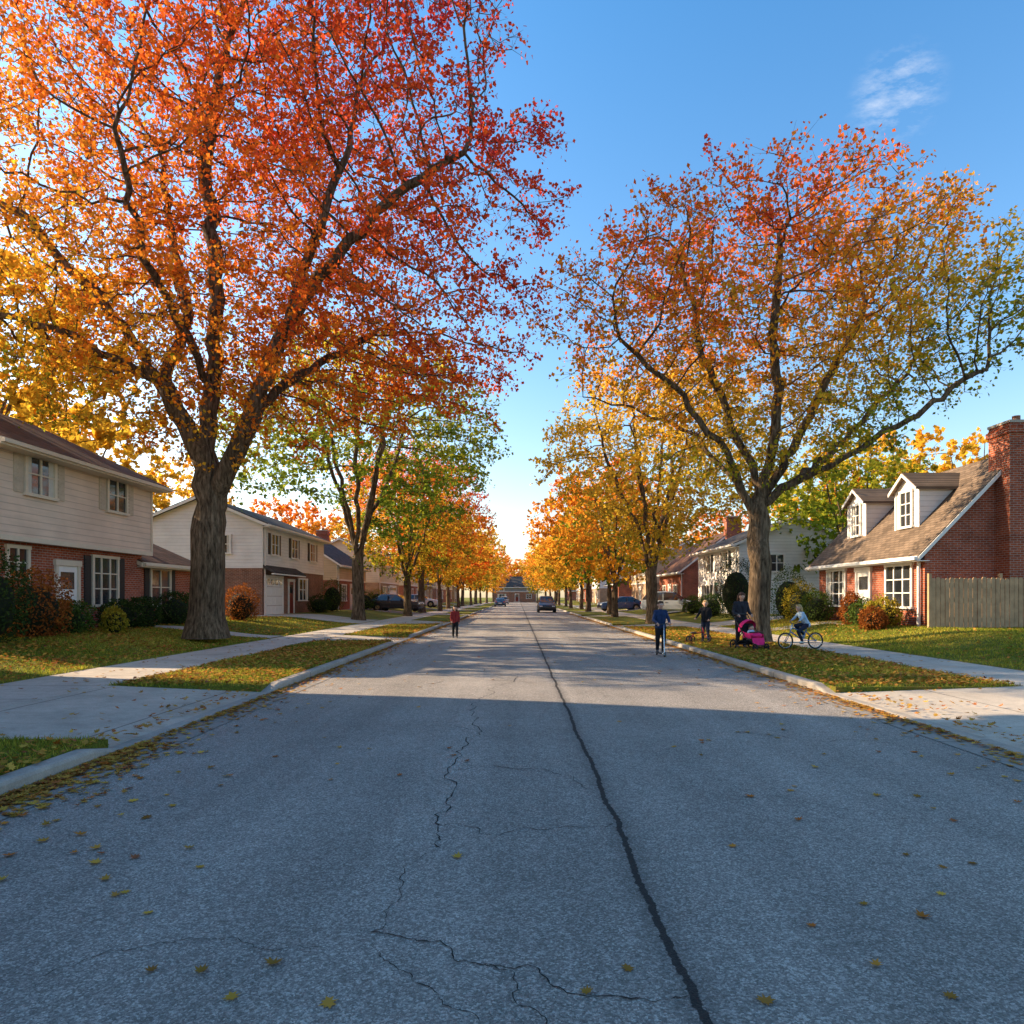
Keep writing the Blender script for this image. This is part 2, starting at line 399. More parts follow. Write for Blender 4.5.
# ------------------------------------------------------------ houses
def house(name, xf, s, y0, y1, depth, base, eave, ridge, low, up, roof, split=None, over=.45, trim=WHITE, jut=0,
          wins=(), gwins=(), doors=(), garages=(), chim=(), dormers=(), pent=(), porch=None, shutter=None):
    root = empty(name, (0, 0, 0))
    F = lambda u, v, w: (xf+s*v, u, w)
    b = MB(); sp = split or eave
    B = lambda u0, u1, v0, v1, w0, w1, m, bb=None: (bb or b).box(u0, u1, v0, v1, w0, w1, m, F)
    B(y0, y1, -depth, 0, base-.6, sp, low)
    if split: B(y0-.03, y1+.03, -depth-.03, jut+.03, sp, eave, up)
    mid = -depth/2
    g = [(0 + (jut+.03 if split else 0), eave), (mid, ridge), (-depth-(.03 if split else 0), eave)]
    ee = .03 if split else 0
    b.prism(g, y0-ee, y1+ee, up if split else low, lambda a, p, q: F(a, p, q))
    b.done('walls', root)
    r = MB(); sl = (ridge-eave)/(depth/2); th = .16; ov = over+jut; og = .3
    def slab(vo, sg):
        ve = mid+sg*(depth/2+ov); ze = eave-sl*ov+.02
        r.prism([(ve, ze), (mid, ridge+.02), (mid, ridge+.02+th), (ve, ze+th)], y0-og, y1+og, roof, lambda a, p, q: F(a, p, q))
        return ve, ze
    ve, ze = slab(0, 1); ve2, ze2 = slab(0, -1)
    r.done('roof', root)
    t = MB()
    B(y0-og-.003, y1+og+.003, ve-.004, ve+.05, ze-.06, ze+th-.03, trim, t)
    B(y0-og, y1+og, ve+.05, ve+.15, ze-.01, ze+.10, trim, t)
    B(y0-.3, y1+.3, (jut+.035 if split else .005), ve-.004, ze-.05, ze-.02, trim, t)
    for yy, o in ((y0-og, -1), (y1+og, 1)):
        for sg, vv, zz in ((1, ve, ze), (-1, ve2, ze2)):
            t.prism([(vv, zz-.05), (mid, ridge-.03), (mid, ridge+.13), (vv, zz+.11)], yy+o*.003, yy+o*.04, trim, lambda a, p, q: F(a, p, q))
    for yy in (y0, y1):
        if split: B(yy-.05, yy+.05, jut+.034, jut+.055, sp, eave-.05, trim, t)
    B(y0+.15, y0+.24, jut+.06, jut+.14, base, ze, trim, t)
    if split: B(y0-.04, y1+.04, jut+.032, jut+.06, sp-.02, sp+.12, trim, t)
    t.done('trim', root)
    w = MB()
    def window(fn, a0, a1, z0, z1, sh=None, bars=(1, 1)):
        bx = lambda a, c, d, e, o0, o1, m: w.box(a, c, d, e, o0, o1, m, fn)
        fr = .085
        bx(a0, a1, z0, z1, .0, .016, GLASS)
        if random.random() < .7:
            cw = (a1-a0)*.16
            bx(a0+fr, a0+fr+cw, z0, z1, .016, .019, CURTAIN); bx(a1-fr-cw, a1-fr, z0, z1, .016, .019, CURTAIN)
        bx(a0-.02, a0+fr, z0, z1, .016, .075, trim); bx(a1-fr, a1+.02, z0, z1, .016, .075, trim)
        bx(a0-.04, a1+.04, z1, z1+.1, .0, .085, trim); bx(a0-.06, a1+.06, z0-.09, z0, .0, .11, trim)
        k, l = bars
        for i in range(1, k+1):
            c = a0+(a1-a0)*i/(k+1); bx(c-.03, c+.03, z0, z1, .019, .06, trim)
        for i in range(1, l+1):
            c = z0+(z1-z0)*i/(l+1); bx(a0+fr, a1-fr, c-.02, c+.02, .02, .05, trim)
        if sh:
            sw = .36
            for q in (a0-.05-sw, a1+.05):
                bx(q, q+sw, z0-.03, z1+.05, 0, .035, sh)
                for i in range(int((z1-z0)/.12)): bx(q+.05, q+sw-.05, z0+.03+i*.12, z0+.09+i*.12, .035, .048, sh)
    for a0, a1, z0, z1, *rest in wins:
        off = (jut+.032) if (split and z0 > split) else 0
        window(lambda a, z, o, off=off: F(a, off+o, z), a0, a1, z0, z1, rest[0] if rest else shutter, rest[1] if len(rest) > 1 else (1, 1))
    for v0, v1, z0, z1 in gwins:
        off = .032 if (split and z0 > split) else 0
        window(lambda a, z, o, off=off: F(y0-off-o, a, z), v0, v1, z0, z1, None)
    for a0, a1, mat in doors:
        fn = lambda a, z, o: F(a, o, z)
        w.box(a0, a1, base, base+2.1, 0, .03, mat, fn)
        for i in (0, 1): w.box(a0+.12+i*(a1-a0)*.46, a0+.12+i*(a1-a0)*.46+(a1-a0)*.28, base+.25, base+1.0, .03, .045, mat, fn)
        w.box(a0+.15, a1-.15, base+1.35, base+1.9, .03, .04, GLASS, fn)
        w.box(a0-.12, a0, base, base+2.1, 0, .08, trim, fn); w.box(a1, a1+.12, base, base+2.1, 0, .08, trim, fn)
        w.box(a0-.16, a1+.16, base+2.1, base+2.28, 0, .1, trim, fn)
        w.box(a0-.5, a1+.5, base-.5, base-.03, .09, 1.3, CONC, fn)
        w.box(a0-.3, a1+.3, base-.5, base-.2, 1.3, 1.65, CONC, fn)
    for a0, a1, h in garages:
        fn = lambda a, z, o: F(a, o, z)
        for i in range(4): w.box(a0, a1, base+i*h/4+.01, base+(i+1)*h/4-.01, .004, .03, WHITE, fn)
        npan = int((a1-a0)/.6)
        for i in range(4):
            for j in range(npan):
                pa = a0+(j+.12)*(a1-a0)/npan; pb = a0+(j+.88)*(a1-a0)/npan
                w.box(pa, pb, base+i*h/4+.12, base+(i+1)*h/4-.12, .03, .042, WHITE if i < 3 else GLASS, fn)
        w.box(a0-.12, a0, base, base+h+.12, 0, .07, trim, fn); w.box(a1, a1+.12, base, base+h+.12, 0, .07, trim, fn)
        w.box(a0, a1, base+h, base+h+.12, 0, .07, trim, fn)
    w.done('windows_and_doors', root)
    for u0, u1, v0, v1, top in chim:
        c = MB(); B(u0, u1, v0, v1, base-.3, top, BR_RED, c)
        B(u0-.06, u1+.06, v0-.06, v1+.06, top-.35, top-.15, BR_RED, c); B(u0-.03, u1+.03, v0-.03, v1+.03, top+.001, top+.09, CONC, c)
        cu, cv = (u0+u1)/2, (v0+v1)/2
        X, Y, Z = F(cu, cv, top); c.tube([(X, Y, top+.05), (X, Y, top+.35)], .13, BR_DK, 10)
        c.done('chimney', root)
    for dc, dw, vf, dtop, mat in dormers:
        d = MB(); zr = eave+sl*(-vf)
        vb = -(dtop-eave)/sl-.0
        B(dc-dw/2, dc+dw/2, vb, vf, zr-.3, dtop, mat, d)
        pk = dtop+dw*.36
        d.prism([(dc-dw/2, dtop), (dc+dw/2, dtop), (dc, pk)], vb-.2, vf, mat, lambda a, p, q: F(p, a, q))
        vb2 = -(pk-eave)/sl-.15
        for sg in (-1, 1):
            d.prism([(dc+sg*(dw/2+.16), dtop-.12), (dc, pk), (dc, pk+.1), (dc+sg*(dw/2+.16), dtop-.02)], vb2, vf+.2, roof, lambda a, p, q: F(p, a, q))
            d.prism([(dc+sg*(dw/2+.18), dtop-.17), (dc, pk-.06), (dc, pk+.06), (dc+sg*(dw/2+.18), dtop-.05)], vf+.203, vf+.235, WHITE, lambda a, p, q: F(p, a, q))
        for sg in (-1, 1): B(dc+sg*dw/2-.06, dc+sg*dw/2+.06, vf+.003, vf+.03, zr-.1, dtop, WHITE, d)
        d.done('dormer_body', root)
        w = MB(); window(lambda a, z, o: F(a, vf+.003+o, z), dc-dw*.27, dc+dw*.27, zr+.25, dtop-.12, None, (1, 2)); w.done('dormer_window', root)
    for u0, u1, z, dd in pent:
        p_ = MB(); p_.prism([(.01, z), (dd, z-.35), (dd, z-.25), (.01, z+.16)], u0, u1, roof, lambda a, p, q: F(a, p, q))
        B(u0+.02, u1-.02, dd-.15, dd+.02, z-.42, z-.352, trim, p_); p_.done('pent_roof', root)
    return root

b0 = .5
house('suburban_house', -14.5, 1, 18.2, 26.3, 8.6, b0, 6.1, 8.1, BR_RED, SD_BEIGE, RF_BR, split=3.2, jut=.35, over=.55, trim=CREAMT,
      wins=[(19.5, 20.8, 4.6, 5.75, SHUT_BG), (23.4, 24.6, 4.6, 5.7, SHUT_BG),
            (19.3, 20.2, 2.2, 3.0, None), (23.2, 24.7, 1.35, 2.95, SHUT_DK, (2, 2))],
      doors=[(21.45, 22.4, WHITE)])
house('house_wing', -14.9, 1, 26.3, 31.0, 6.5, b0, 3.05, 4.5, BR_RED, SD_BEIGE, RF_BR, over=.6, trim=CREAMT, wins=[(27.6, 29.2, 1.3, 2.7, SHUT_DK)])
house('suburban_house', -15, 1, 40, 52.5, 7.2, b0, 5.9, 7.4, BR_DK, SD_WHITE, RF_GR, split=3.3, wins=[(45, 46.3, 4.2, 5.4), (49, 50.4, 4.2, 5.4), (46.5, 48.5, 1.4, 2.8), (41.3, 42.6, 4.2, 5.4)],
      gwins=[(-2.8, -1.8, 4.2, 5.2)], garages=[(40.6, 43.4, 2.3)], doors=[(44.6, 45.5, DOOR_R)], pent=[(40, 46, 3.35, .7)], shutter=SHUT_DK)
house('suburban_house', -15, 1, 56.5, 67, 8, b0, 4.4, 7.0, BR_RED, SD_TAN, RF_GR, split=3.0, wins=[(58, 59.5, 1.3, 2.6), (63, 64.5, 1.3, 2.6)], gwins=[(-4.7, -3.5, 4.4, 5.4)], doors=[(61, 62, WHITE)], shutter=SHUT_DK, chim=[(66, 67, -4.5, -3.5, 8)])
house('suburban_house', -14.5, 1, 71, 83, 8, b0, 5.6, 7.6, BR_TAN, SD_CREAM, RF_BR, split=3.1, wins=[(73, 74.4, 4, 5.2), (79, 80.4, 4, 5.2), (73, 75, 1.3, 2.7)], garages=[(77, 81, 2.3)], doors=[(75.8, 76.7, DOOR_G)], shutter=SHUT_DK)
for i, yy in enumerate((88, 104, 121, 138, 155)):
    house('suburban_house', -14.5, 1, yy, yy+12, 8, b0, [5.6, 3.6, 5.7, 5.4, 4][i], [7.6, 6.4, 7.8, 7.5, 6.6][i], [BR_RED, BR_TAN, BR_DK][i % 3], [SD_CREAM, SD_WHITE, SD_TAN][i % 3], [RF_GR, RF_BR][i % 2],
          split=[3.1, None, 3.1, 3.1, None][i], wins=[(yy+2, yy+3.4, 1.3, 2.7), (yy+9, yy+10.4, 1.3, 2.7)], doors=[(yy+5, yy+6, DOOR_R)], gwins=[(-4.6, -3.4, 4.2 if i % 4 else 4.0, 5.2)])
house('brick_house', 14.3, -1, 24, 32.4, 6.2, .55, 3.3, 6.55, BR_RED, BR_RED, RF_TAN, over=.4,
      wins=[(24.7, 26.5, 1.25, 2.75, None, (2, 2)), (29.7, 31.5, 1.25, 2.75, None, (2, 2))], doors=[(27.7, 28.7, WHITE)],
      chim=[(23.25, 24.3, -3.65, -2.45, 7.55)], dormers=[(26.4, 1.55, -.75, 5.75, SD_WHITE), (30.3, 1.55, -.75, 5.75, SD_WHITE)])
house('suburban_house', 13.6, -1, 42, 51.5, 7.2, .5, 4.9, 6.4, SD_WHITE, SD_WHITE, RF_GR, wins=[(44, 45.4, 3.4, 4.5), (48, 49.4, 3.4, 4.5), (44, 45.4, 1.2, 2.4), (48.2, 50, 1.2, 2.4)], doors=[(46.2, 47.1, DOOR_G)], gwins=[(-5.5, -4.4, 3.2, 4.2), (-2.8, -1.8, 3.2, 4.2)], shutter=SHUT_DK)
house('suburban_house', 13.8, -1, 57, 66.5, 8, .5, 3.9, 7.0, BR_RED, BR_RED, RF_BR, wins=[(59, 60.5, 1.3, 2.6), (63.5, 65, 1.3, 2.6)], doors=[(61.4, 62.3, WHITE)], chim=[(56.3, 57.1, -4.6, -3.4, 8.2)], gwins=[(-3, -2, 1.5, 2.6)])
house('suburban_house', 14, -1, 73, 84, 8, .5, 5.5, 7.4, BR_TAN, SD_TAN, RF_BR, split=3.1, wins=[(75, 76.4, 4, 5.1), (80, 81.4, 4, 5.1)], doors=[(77.5, 78.5, WHITE)], shutter=SHUT_DK)
for i, yy in enumerate((95, 117, 134, 152)):
    house('suburban_house', 14, -1, yy, yy+12, 8, .5, [3.6, 5.6, 3.7, 5.4][i], [6.4, 7.6, 6.8, 7.5][i], [BR_RED, BR_TAN][i % 2], [SD_CREAM, SD_WHITE][i % 2], [RF_GR, RF_BR][i % 2],
          split=[None, 3.1, None, 3.1][i], wins=[(yy+2, yy+3.4, 1.3, 2.6), (yy+9, yy+10.4, 1.3, 2.6)], doors=[(yy+5, yy+6, WHITE)])
h = house('suburban_house', 0, -1, -6.5, 6.5, 9, .3, 4.6, 7.6, BR_DK, SD_GREY, RF_GR, split=3.1, wins=[(-5, -3.6, 3.5, 4.3), (3, 4.6, 3.5, 4.3), (-5, -3.4, 1.2, 2.4), (2.5, 5, 1.2, 2.4)], doors=[(-1.2, -.2, DOOR_R)])
h.rotation_euler = (0, 0, math.radians(90)); h.location = (-1, 201, 0)
for xx in (-26, 22):
    h = house('suburban_house', 0, -1, -7, 7, 9, .3, 3.6, 7.0, BR_RED, SD_WHITE, RF_BR, wins=[(-5, -3.4, 1.2, 2.4), (3, 4.6, 1.2, 2.4)], doors=[(-1, 0, WHITE)])
    h.rotation_euler = (0, 0, math.radians(90)); h.location = (xx, 201, 0)
# unseen three-storey buildings beside the camera, added tall to shade the foreground
house('unseen_shade_building', -12.8, 1, .5, 13.8, 8.5, b0, 9.7, 11.6, BR_DK, SD_WHITE, RF_GR, split=3.2, wins=[(2, 3.4, z, z+1.3) for z in (4.3, 7.3)]+[(5.5, 6.9, z, z+1.3) for z in (4.3, 7.3)]+[(10, 11.4, z, z+1.3) for z in (4.3, 7.3)]+[(2, 4, 1.3, 2.7)], garages=[(7.4, 11, 2.3)], doors=[(5.2, 6.1, DOOR_R)], shutter=SHUT_DK)
house('unseen_shade_building', -12.8, 1, -22, -1, 8.5, b0, 9.7, 11.6, BR_RED, SD_BEIGE, RF_BR, split=3.2, wins=[(-20+i*4.5, -18.6+i*4.5, z, z+1.3) for z in (4.3, 7.3) for i in range(4)]+[(-16, -14, 1.3, 2.7)], doors=[(-9, -8, WHITE)], shutter=SHUT_DK)

# fence
fe = empty('wooden_fence', (0, 0, 0)); b = MB(); x = 13.95
while x < 30:
    h = 1.72+random.uniform(-.03, .03); zb = lawn_z(x)-.02; dy = random.uniform(-.006, .006)
    w_ = .138
    b.prism([(x, zb), (x+w_, zb), (x+w_, zb+h-.04), (x+w_-.03, zb+h), (x+.03, zb+h), (x, zb+h-.04)], 23.02+dy, 23.045+dy, WOOD, lambda a, p, q: (p, a, q))
    x += .155
b.done('pickets', fe)
b = MB()
for z in (.35, 1.0, 1.5): b.box(13.95, 30, 23.055, 23.095, .5+z, .59+z, WOOD)
for i in range(7): b.box(13.9+i*2.4, 14.0+i*2.4, 23.1, 23.19, .3, 2.4, WOOD)
b.box(13.84, 13.935, 22.99, 23.09, .3, 2.38, WOOD)
b.done('rails_and_posts', fe)

# ------------------------------------------------------------ trees
def wob(p, f=1.0, s=0):
    return (np.sin(p[:, 0]*f*1.3+1.7+s)*np.sin(p[:, 1]*f*1.1+.3+s*2)*np.sin(p[:, 2]*f*1.4+2.1+s) +
            .5*np.sin(p[:, 0]*f*2.9+.4+s)*np.sin(p[:, 1]*f*2.6+s)*np.sin(p[:, 2]*f*3.1+1.1))
def attractors(c, r, N, nclus, rg, vase=0.0, cs=.16):
    c = np.array(c); r = np.array(r)
    cen = []
    while len(cen) < nclus:
        q = rg.uniform(-1, 1, 3); l = np.linalg.norm(q)
        if l < 1 and rg.random() < .15+l**1.5:
            if vase and q[2] < 0 and math.hypot(q[0], q[1]) > 1-vase*abs(q[2]): continue
            cen.append(q*.9)
    cen = np.array(cen)
    k = rg.integers(0, nclus, N)
    p = cen[k]+rg.normal(0, cs, (N, 3))
    l = np.linalg.norm(p, axis=1)
    p = p[l < 1.08]
    return c+p*r
def grow(limbs, A, step, dk, di, iters, rg):
    P = []; par = []
    for li, poly in enumerate(limbs):
        poly = [np.array(q, float) for q in poly]
        if li == 0: P.append(poly[0]); par.append(-1); prev = 0
        else:
            arr = np.array(P); prev = int(np.argmin(np.linalg.norm(arr-poly[0], axis=1)))
        cur = P[prev]
        for q in poly[1:]:
            L = np.linalg.norm(q-cur); n = max(1, int(L/step)); st = cur
            for i in range(1, n+1):
                pt = st+(q-st)*i/n + (rg.normal(0, .06, 3) if len(P) > 6 else 0)
                P.append(pt); par.append(prev); prev = len(P)-1
            cur = q
    n = len(P); cap = 30000; NP = np.zeros((cap, 3)); NP[:n] = P; par = par+[0]*(cap-n); cc = np.zeros(cap, int)
    D = np.linalg.norm(A[:, None]-NP[None, :n], axis=2); near = D.argmin(1); dist = D.min(1); del D
    for it in range(iters):
        act = dist < di
        if not act.any() or n > cap-3000: break
        na = near[act]; vec = (A[act]-NP[na]); vec /= np.maximum(dist[act], 1e-5)[:, None]
        S = np.zeros((n, 3)); np.add.at(S, na, vec)
        idx = np.unique(na); idx = idx[cc[idx] < 3]
        if len(idx) == 0: break
        d = S[idx]; d /= np.maximum(np.linalg.norm(d, axis=1), 1e-6)[:, None]
        d = d+rg.normal(0, .16, d.shape)+np.array([0, 0, .06]); d /= np.linalg.norm(d, axis=1)[:, None]
        new = NP[idx]+d*step; m = len(new)
        NP[n:n+m] = new
        for k in range(m): par[n+k] = int(idx[k])
        cc[idx] += 1
        for s0 in range(0, m, 400):
            DD = np.linalg.norm(A[:, None]-new[None, s0:s0+400], axis=2); mn = DD.min(1); am = DD.argmin(1)
            u = mn < dist; dist[u] = mn[u]; near[u] = n+s0+am[u]
        n += m
        keep = dist > dk; A = A[keep]; dist = dist[keep]; near = near[keep]
        if len(A) == 0: break
    return NP[:n].copy(), np.array(par[:n])
def leaves_mesh(C, L, rg, fac, mat, name='foliage', up=.0):
    N = len(C); nrm = rg.normal(0, 1, (N, 3)); nrm[:, 2] += up*np.sign(nrm[:, 2]); nrm /= np.linalg.norm(nrm, axis=1)[:, None]
    t = np.cross(nrm, rg.normal(0, 1, (N, 3))); t /= np.maximum(np.linalg.norm(t, axis=1), 1e-6)[:, None]
    bb = np.cross(nrm, t); l = (L*rg.uniform(.6, 1.25, N))[:, None]
    V = np.stack([C-t*l*.5, C+bb*l*.40+nrm*l*.14+t*l*.05, C+t*l*.5, C-bb*l*.40+nrm*l*.14+t*l*.05], 1).reshape(-1, 3)
    Q = np.arange(4*N).reshape(N, 4)
    at = np.zeros((N, 4)); at[:, 0] = fac; at[:, 1] = rg.random(N); at[:, 3] = 1
    return np_mesh(name, V, Q, np.repeat(at, 4, 0), mat)
def tree_meshes(limbs, A, R, rtip, leaf, twn, lpt, facfn, seed, step=.45, dk=.75, di=5, iters=80, tipmax=4, dens=1.0, twigs=True, wmix=.5):
    rg = np.random.default_rng(seed)
    P, par = grow(limbs, A, step, dk, di, iters, rg)
    n = len(P); tips = np.zeros(n); haschild = np.zeros(n, bool); haschild[par[1:]] = True
    tips[~haschild] = 1
    for i in range(n-1, 0, -1): tips[par[i]] += tips[i]
    pw = math.log(max(tips[0], 2))/math.log(R/rtip)
    rad = rtip*tips**(1/pw)
    flare = 1+.45*np.exp(-np.maximum(P[:, 2]-P[0, 2], 0)/.45); flare[np.linalg.norm(P[:, :2]-P[0, :2], axis=1) > 1.5] = 1
    rad *= flare
    best = {}
    for i in range(1, n):
        p = par[i]
        if p not in best or tips[i] > tips[best[p]]: best[p] = i
    V = []; Fq = []
    starts = [(0, None)]+[(i, par[i]) for i in range(1, n) if best[par[i]] != i]
    for s0, pp in starts:
        ch = [s0]
        while ch[-1] in best: ch.append(best[ch[-1]])
        pts = [P[i] for i in ch]; rr = [rad[i] for i in ch]
        if pp is not None: pts = [P[pp]]+pts; rr = [min(rr[0]*1.15, rad[pp])]+rr
        if len(pts) < 2: continue
        ns = 14 if rr[0] > .3 else 9 if rr[0] > .12 else 6 if rr[0] > .05 else 4
        if not twigs: ns = 8 if rr[0] > .15 else 5 if rr[0] > .05 else 3
        pts = np.array(pts); d = np.gradient(pts, axis=0); d /= np.maximum(np.linalg.norm(d, axis=1), 1e-6)[:, None]
        a = np.cross(d[0], [.3, .9, .1]); a /= np.linalg.norm(a); o = len(V)
        th = np.arange(ns)*2*math.pi/ns
        lob = 1+.07*np.sin(th*3+s0) if rr[0] > .2 else 1
        for k in range(len(pts)):
            a = a-d[k]*np.dot(a, d[k]); a /= max(np.linalg.norm(a), 1e-6); c = np.cross(d[k], a)
            ring = pts[k]+(np.outer(np.cos(th)*lob, a)+np.outer(np.sin(th)*lob, c))*rr[k]
            V.extend(ring)
        for k in range(len(pts)-1):
            for j in range(ns): Fq.append((o+k*ns+j, o+k*ns+(j+1) % ns, o+(k+1)*ns+(j+1) % ns, o+(k+1)*ns+j))
    V = np.array(V)
    ln = np.where((tips <= tipmax) & (P[:, 2] > P[0, 2]+3))[0]
    cen = P[ln].mean(0)
    base = np.repeat(P[ln], twn, 0); M = len(base)
    od = base-np.array([P[0, 0], P[0, 1], cen[2]-2]); od /= np.maximum(np.linalg.norm(od, axis=1), 1e-6)[:, None]
    dr = rg.normal(0, .75, (M, 3))+od*.7+np.array([0, 0, .15]); dr /= np.linalg.norm(dr, axis=1)[:, None]
    Lt = rg.uniform(.25, .75, M)[:, None]; tip = base+dr*Lt
    Fq = np.array(Fq)
    if twigs:
        a = np.cross(dr, [.2, .5, .8]); a /= np.maximum(np.linalg.norm(a, axis=1), 1e-6)[:, None]; c = np.cross(dr, a)
        r0 = rtip*.6; tv = []
        for pt, r_ in ((base, r0), (tip, r0*.35)):
            for q in range(3):
                t = 2*math.pi*q/3; tv.append(pt+(a*math.cos(t)+c*math.sin(t))*r_)
        tv = np.stack(tv, 1).reshape(-1, 3); o = len(V)+np.arange(M)[:, None]*6
        tf = np.concatenate([o+np.array([[j, (j+1) % 3, 3+(j+1) % 3, 3+j]]) for j in range(3)], 0)
        V = np.concatenate([V, tv]); Fq = np.concatenate([Fq, tf])
    me = np_mesh('trunk_and_limbs', V, Fq, None, BARK)
    me.polygons.foreach_set('use_smooth', [True]*len(me.polygons))
    tt = rg.uniform(.2, 1.15, (M, lpt))
    C = base[:, None]+dr[:, None]*(tt*Lt)[..., None]+rg.normal(0, .09, (M, lpt, 3)); C = C.reshape(-1, 3)
    w = wob(C, .85, seed)
    keep = rg.random(len(C)) < np.clip(dens*(.8+wmix*w), .12, 1); C = C[keep]; w = w[keep]
    f = facfn(C)+.12*w+rg.normal(0, .08, len(C))
    ml = leaves_mesh(C, leaf, rg, np.clip(f, 0, 1), None)
    print('tree', seed, 'nodes', n, 'leaves', len(C))
    return me, ml
def place_tree(name, meshes, mat, loc, rotz=0, scale=1):
    r = empty(name, loc, rotz, scale)
    t = bpy.data.objects.new('trunk_and_limbs', meshes[0]); COL.objects.link(t); t.parent = r
    l = bpy.data.objects.new('foliage', meshes[1]); COL.objects.link(l); l.parent = r
    if not meshes[1].materials: meshes[1].materials.append(None)
    l.material_slots[0].link = 'OBJECT'; l.material_slots[0].material = mat
    return r
YG = (.24, .25, .022); YE = (.62, .36, .03); OR = (.66, .21, .022); RO = (.62, .115, .022); RE = (.52, .055, .03); CR = (.34, .025, .045); GR = (.11, .16, .02); GO = (.55, .33, .035)
L_RED = m_leaf('red_maple_leaves', [(0, YG), (.12, YE), (.32, OR), (.56, RO), (.82, RE), (1, CR)])
L_ORG = m_leaf('orange_maple_leaves', [(0, GR), (.20, YG), (.42, YE), (.64, OR), (.86, RO), (1, RE)])
L_GRN = m_leaf('turning_green_leaves', [(0, GR), (.35, (.18, .24, .025)), (.6, (.34, .31, .025)), (.8, YE), (1, OR)])
L_YEL = m_leaf('yellow_leaves', [(0, YG), (.3, GO), (.6, (.68, .42, .04)), (.85, (.7, .36, .03)), (1, OR)])
L_GOL = m_leaf('golden_orange_leaves', [(0, YE), (.4, (.66, .30, .03)), (.7, OR), (1, RO)])

# big maple on the left
rg1 = np.random.default_rng(3)
limbs = [[(0, 0, -.1), (0, 0, .6), (.05, 0, 2.2), (0, .05, 4.2), (-.05, .1, 5.6)],
         [(0, 0, 3.6), (.75, -.2, 5.2), (1.7, -.5, 7.0), (2.6, -.6, 9.3), (3.6, -.8, 11.9), (4.4, -.6, 14.5)],
         [(-.05, .1, 5.6), (-1.3, -.2, 7.9), (-2.7, -.8, 10.0), (-4.6, -1.2, 12.2), (-6.5, -1.5, 13.4)],
         [(-.05, .1, 5.6), (.05, .4, 8.3), (.2, .2, 11.6), (-.2, .4, 15), (.2, .5, 18)],
         [(2.3, -.6, 8.8), (4.0, -1.4, 10.6), (6.2, -2, 12.6), (8.2, -2, 13.6)],
         [(-1.3, -.2, 7.9), (-1.2, 1.2, 10.5), (-2.4, 2.6, 13.5), (-3, 3, 16.5)],
         [(1.7, -.5, 7.0), (3.0, 1.6, 9.0), (5.0, 3.4, 11.0)],
         [(-1.3, -.2, 7.8), (-3.6, -1.8, 8.8), (-6.2, -2.4, 9.6)],
         [(.0, .1, 8), (-.6, -2.4, 10.5), (-.5, -4, 13)]]
A = attractors((1.0, -.3, 14.4), (9.8, 6.0, 8.6), 7200, 130, rg1, .25)
A = np.concatenate([A, attractors((-4.5, -.6, 9.4), (5.5, 4.2, 2.8), 1100, 24, rg1), attractors((6.0, 0, 9.4), (4.8, 3.8, 3.2), 1100, 22, rg1)])
def f1(C): return .43+.027*(C[:, 2]-13.5)+.034*(C[:, 0]-.5)
T1 = tree_meshes(limbs, A, .50, .011, .135, 3, 11, f1, 21, step=.42, dk=.60, dens=.92)
place_tree('maple_tree', T1, L_RED, (-9.7, 21.3, .42))
# large tree on the right
rg2 = np.random.default_rng(8)
limbs = [[(0, 0, -.1), (0, 0, .6), (.1, 0, 2.6), (0, 0, 4.8)],
         [(0, 0, 4.0), (-.9, -.2, 5.7), (-2.6, -.5, 7.8), (-4.6, -.8, 9.6)],
         [(0, 0, 4.8), (-.7, .3, 7.0), (-1.7, .6, 9.8), (-2.3, .5, 12.2)],
         [(0, 0, 4.8), (.5, -.4, 7.2), (.3, -.6, 10.2), (.6, -.4, 13.2)],
         [(0, 0, 4.6), (1.3, .5, 6.4), (2.6, .8, 8.8), (4.0, 1, 11.4)],
         [(.1, 0, 4.3), (1.7, -.5, 5.5), (4.0, -1.0, 6.7), (6.6, -1.2, 8.6)],
         [(-.4, 0, 5.2), (-1.6, 1.8, 7.2), (-3.6, 2.6, 8.3), (-5.4, 2.6, 8.8)],
         [(1.0, -.2, 5.0), (3.6, 1.6, 7.0), (6.0, 2.2, 9.4)]]
A = attractors((.9, .3, 10.1), (7.9, 5.0, 5.1), 6600, 100, rg2, .75, .14)
def f2(C): return .56+.065*(C[:, 2]-10.0)-.045*np.maximum(C[:, 0]-1, 0)-.01*C[:, 0]
T2 = tree_meshes(limbs, A, .34, .010, .135, 3, 8, f2, 22, step=.40, dk=.55, dens=.95)
place_tree('maple_tree', T2, L_ORG, (7.8, 22.2, .12))
def generic(seed, H, W, nA, lpt=6, vase=.8, leaf=.19, R=.3, twn=3, twigs=True, dk=.8, step=.5):
    rg = np.random.default_rng(seed); z0 = H*.24
    lm = [[(0, 0, -.2), (0, 0, .6), (rg.normal(0, .1), rg.normal(0, .1), z0)]]
    k = 6
    for i in range(k):
        a = 2*math.pi*i/k+rg.uniform(-.4, .4); s = rg.uniform(.5, 1)
        lm.append([(0, 0, z0-rg.uniform(0, .8)), (math.cos(a)*W*.16*s, math.sin(a)*W*.16*s, H*.38), (math.cos(a)*W*.42*s, math.sin(a)*W*.42*s, H*rg.uniform(.55, .72)), (math.cos(a)*W*.55*s, math.sin(a)*W*.55*s, H*rg.uniform(.72, .88))])
    A = attractors((0, 0, H*.62), (W, W, H*.38), nA, 70, rg, vase, .16)
    return tree_meshes(lm, A, R, .012, leaf, twn, lpt, lambda C: .22+.55*(C[:, 2]-H*.3)/(H*.7), seed, step=step, dk=dk, twigs=twigs, wmix=.35)
GA = generic(31, 15, 7.2, 3600, 7, .6, .20); GB = generic(32, 14, 6.2, 3000, 7, .5, .20)
